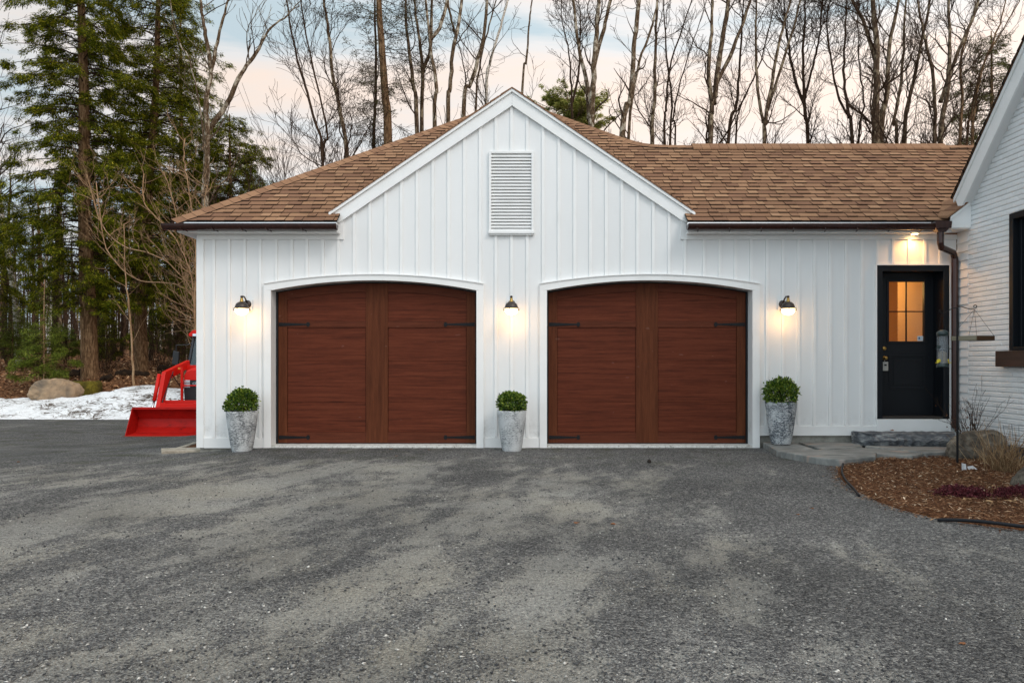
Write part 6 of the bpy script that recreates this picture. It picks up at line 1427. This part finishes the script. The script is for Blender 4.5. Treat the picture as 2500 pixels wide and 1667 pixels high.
f = thing('tray_feeder', (tm, hy, tz0), 'square wooden tray feeder hanging on four wires from the right hook', 'bird feeder')
def obox(b, ang, L, wdt, off, z0, z1):
    ca, sa = math.cos(ang), math.sin(ang); P_ = lambda u, v_: (tm+ca*u-sa*v_, hy+sa*u+ca*v_)
    c4 = [P_(-L/2, off-wdt/2), P_(L/2, off-wdt/2), P_(L/2, off+wdt/2), P_(-L/2, off+wdt/2)]; b.prism(c4, z0, z1, axis='z')
q = MB(); an = R(25); S_ = 0.30
obox(q, an, S_, 0.016, -S_/2, tz0, tz1); obox(q, an, S_, 0.016, S_/2, tz0, tz1); obox(q, an, S_, S_, 0, tz0+0.004, tz0+0.01); q.build('tray', M['traybrown'], f)
q = MB(); obox(q, an+math.pi/2, S_, 0.014, -S_/2, tz0-0.001, tz1+0.001); obox(q, an+math.pi/2, S_, 0.014, S_/2, tz0-0.001, tz1+0.001); q.build('side_rail', M['traywood'], f)
q = MB()
for u, v_ in ((-1, -1), (1, -1), (1, 1), (-1, 1)):
    ca, sa = math.cos(an), math.sin(an); x, y = u*S_/2, v_*S_/2; q.tube([(tm+ca*x-sa*y, hy+sa*x+ca*y, tz1), tt], 0.0018, 5)
q.build('hanging_wires', M['wire'], f)

# ---------------------------------------------------------------- garden plants, cage, edging
def stalks(name, c, n, h, spread, mt_, label, cat, seed, k=3, r=0.003, branchy=False, group=None):
    rr = random.Random(seed); sg = []
    for i in range(n):
        a = rr.random()*6.283; s_ = rr.uniform(0.1, spread); p = (c[0]+rr.gauss(0, .05), c[1]+rr.gauss(0, .05), c[2]-0.02)
        if branchy: grow(sg, rr, p, nrm((math.cos(a)*s_, math.sin(a)*s_, 1)), h*rr.uniform(.6, 1.1), r*1.5, 1, 3, up=0.05, kids=2, rmin=0.0016, spread=0.45, wob=0.12)
        else:
            d_ = nrm((math.cos(a)*s_, math.sin(a)*s_, 1)); L = h*rr.uniform(.4, 1.1)
            for j in range(4):
                q_ = tuple(p[m]+d_[m]*L/4 for m in range(3)); sg.append((*p, *q_, r*(1-j*.18), r*(1-(j+1)*.18))); p = q_; d_ = nrm((d_[0]+rr.gauss(0, .12), d_[1]+rr.gauss(0, .12), d_[2]-0.08))
    o = thing(name, c, label, cat, group); segs_mesh('stems', sg, k, M[mt_], o); return o
bx, by = XW(2392, 9.0), -1.05
s1 = stalks('dry_shrub', (XW(2385, 9.55), -0.82, 0.12), 26, 0.62, 0.75, 'bark_thin', 'leafless twiggy shrub with a few dry leaves behind the broad rock', 'shrub', 71, branchy=True, r=0.0042)
lp = np.array([(XW(2385, 9.55)+random.gauss(-0.05, .14), -0.82+random.gauss(0, .1), 0.42+random.gauss(0, .1)) for _ in range(34)])
leaf_cloud(34, lambda n: (lp, RNG.normal(size=lp.shape)), 0.02, 0.045, 0.6, M['dryleaf'], 'leaves', s1)
stalks('dead_perennial', (XW(2455, 8.0), -2.42, mz(5.2, -2.4)), 95, 0.56, 0.95, 'straw', 'clump of pale dead stalks in the mulch right of the broad rock', 'plant', 72, r=0.0042, group='dead plants in the bed')
stalks('dead_perennial', (XW(2487, 7.9), -2.55, mz(5.3, -2.5)), 70, 0.48, 0.8, 'straw', 'clump of pale dead stalks cut off by the right edge of the photo', 'plant', 73, r=0.0045, group='dead plants in the bed')
stalks('dead_perennial', (XW(2420, 8.5), -1.85, mz(5.0, -1.85)), 34, 0.50, 0.9, 'straw', 'thin dark dead twigs in front of the broad rock', 'plant', 74, r=0.003, branchy=False, group='dead plants in the bed')
# wire cage
cx, cy, cz = XW(2492, 8.7), 8.7-D, 0.10
o = thing('plant_cage', (cx, cy, cz), 'grey wire plant cage by the brick wall at the right edge', 'wire cage')
q = MB()
for z, r_ in ((0.12, 0.13), (0.22, 0.15), (0.34, 0.17)): q.tube([(cx+r_*math.cos(R(20*k)), cy+r_*math.sin(R(20*k)), cz+z) for k in range(19)], 0.0026, 5)
for k in range(5): a = R(72*k+15); q.tube([(cx+0.11*math.cos(a), cy+0.11*math.sin(a), cz-0.05), (cx+0.175*math.cos(a), cy+0.175*math.sin(a), cz+0.36)], 0.0026, 5)
q.build('wires', M['wiregrey'], o)
# red ground cover with dry leaves
n = 9000; th_ = RNG.random(n)*6.283; rr_ = np.sqrt(RNG.random(n)); gx = XW(2415, 6.6)+rr_*np.cos(th_)*0.50; gy = -3.85+rr_*np.sin(th_)*0.24
kz = fbm(gx*6, gy*9, 4)+0.15*RNG.random(len(gx)) > 0.52; gx, gy = gx[kz], gy[kz]; gz_ = np.array([mz(a, b) for a, b in zip(gx, gy)]); P3 = np.stack([gx, gy, gz_+0.07*RNG.random(len(gx))*(fbm(gx*9, gy*9, 2)+.4)], 1)
o = leaf_cloud(len(P3), lambda n: (P3, np.tile(np.array([0, 0, 1.0]), (len(P3), 1))), 0.012, 0.028, 0.6, M['redcover'], 'red_ground_cover', None)
tag(o, 'low dark red creeping ground cover in the mulch bed', 'ground cover', kind='stuff')
def leafobj(px, py, z, s, lb, mt_='dryleaf', name='fallen_leaf', seed=1, grp='fallen leaves on the driveway'):
    x, y = gp(px, py, z); rr = random.Random(seed); a = rr.random()*6.28; b = MB(); zz = max(gnd(x, y), z)+0.006
    pts = []
    for k in range(12):
        t_ = 2*math.pi*k/12; r_ = s*(0.55+0.45*abs(math.cos(2.5*t_))); pts.append((x+r_*math.cos(t_+a), y+r_*math.sin(t_+a)*0.8, zz+0.5*s*abs(math.sin(t_))*rr.uniform(0.3, 1)))
    vs_ = pts+[(p[0], p[1], p[2]+0.0015) for p in pts]+[(x, y, zz), (x, y, zz+0.0015)]
    b.add(vs_, [(24, (k+1) % 12, k) for k in range(12)]+[(25, 12+k, 12+(k+1) % 12) for k in range(12)]+[(k, (k+1) % 12, 12+(k+1) % 12, 12+k) for k in range(12)])
    tag(b.build(name, M[mt_]), lb, 'leaf', grp)
LV = [(1948, 1258, 'pale orange leaf on the gravel left of the mulch bed'), (1408, 1279, 'orange leaf on the gravel below the right garage door'), (1497, 1282, 'dark red brown leaf clump right of the orange leaf in mid driveway'), (955, 1098, 'brown leaf close to the threshold of the left garage door'), (968, 1114, 'orange leaf just below the one nearest the left garage door'), (45, 1129, 'brown leaf on the gravel near the left edge'), (1982, 1243, 'small reddish leaf beside the pale orange leaf'), (803, 1099, 'small leaf below the left end of the left garage door'), (1048, 1099, 'brown leaf below the right end of the left garage door'), (2350, 1575, 'orange flake among the stones at the lower right')]
for i, (a, b, lb) in enumerate(LV): leafobj(a, b, 0.0, random.uniform(0.016, 0.026), lb, seed=i)
for i, (a, b, lb) in enumerate([(2360, 1222, 'pale curled dry leaf at the left end of the red ground cover'), (2412, 1228, 'large pale dry leaf under the red ground cover'), (2470, 1225, 'pale dry leaf at the right of the red ground cover'), (2432, 1190, 'pale crumpled leaf above the red ground cover'), (2178, 1045, 'small brown leaf standing on the slate step')]):
    if i == 4: leafobj(a, 1052, 0.235, 0.03, lb, seed=40+i, grp='dry leaves in the bed')
    else: leafobj(a, b, 0.06, 0.04, lb, 'straw' if i != 4 else 'dryleaf', seed=40+i, grp='dry leaves in the bed')
x, y = gp(1585, 1126, 0.02); q = MB(); q.lathe([(0, -0.02), (0.018, -0.012), (0.026, 0.004), (0.022, 0.02), (0.01, 0.032), (0, 0.036)], (x, y, gnd(x, y)+0.015), 12); tag(q.build('pine_cone', M['soil'], None, smooth=False), 'small dark pine cone on the gravel in front of the right garage door', 'pine cone')
x, y = gp(2355, 1140, 0.06); z = mz(x, y); q = MB(); q.add([(x-0.03, y, z), (x+0.01, y-0.02, z+0.01), (x+0.02, y+0.01, z+0.07), (x-0.02, y+0.02, z+0.08), (x+0.04, y, z+0.01), (x+0.12, y-0.03, z+0.02), (x+0.11, y+0.04, z+0.05), (x+0.05, y+0.04, z+0.04)], [(0, 1, 2, 3), (4, 5, 6, 7), (0, 3, 2, 1), (4, 7, 6, 5)]); tag(q.build('paper_scrap', M['paper']), 'crumpled white scrap on the mulch at the foot of the hook pole', 'scrap')
# black edging strips
def edging(pts, r_, lb):
    P_ = [Vector((*gp(a, b, 0.03), 0.03+dz)) for a, b, dz in pts]; q = MB(); q.tube(smooth_path(P_, 6), r_, 8); tag(q.build('lawn_edging', M['rubber'], None, smooth=True), lb, 'edging', 'black edging of the mulch bed')
edging([(2063, 1122, 0.01), (2058, 1135, 0.01), (2056, 1155, 0.012), (2066, 1175, 0.01), (2084, 1192, 0.0), (2098, 1204, -0.02)], 0.011, 'thin black edging curving along the left end of the mulch bed')
edging([(2290, 1262, -0.02), (2340, 1269, 0.0), (2400, 1277, 0.012), (2500, 1290, 0.015), (2620, 1302, 0.015)], 0.013, 'thicker black edging along the front of the mulch bed at the right edge')
print('objects', len(bpy.data.objects))
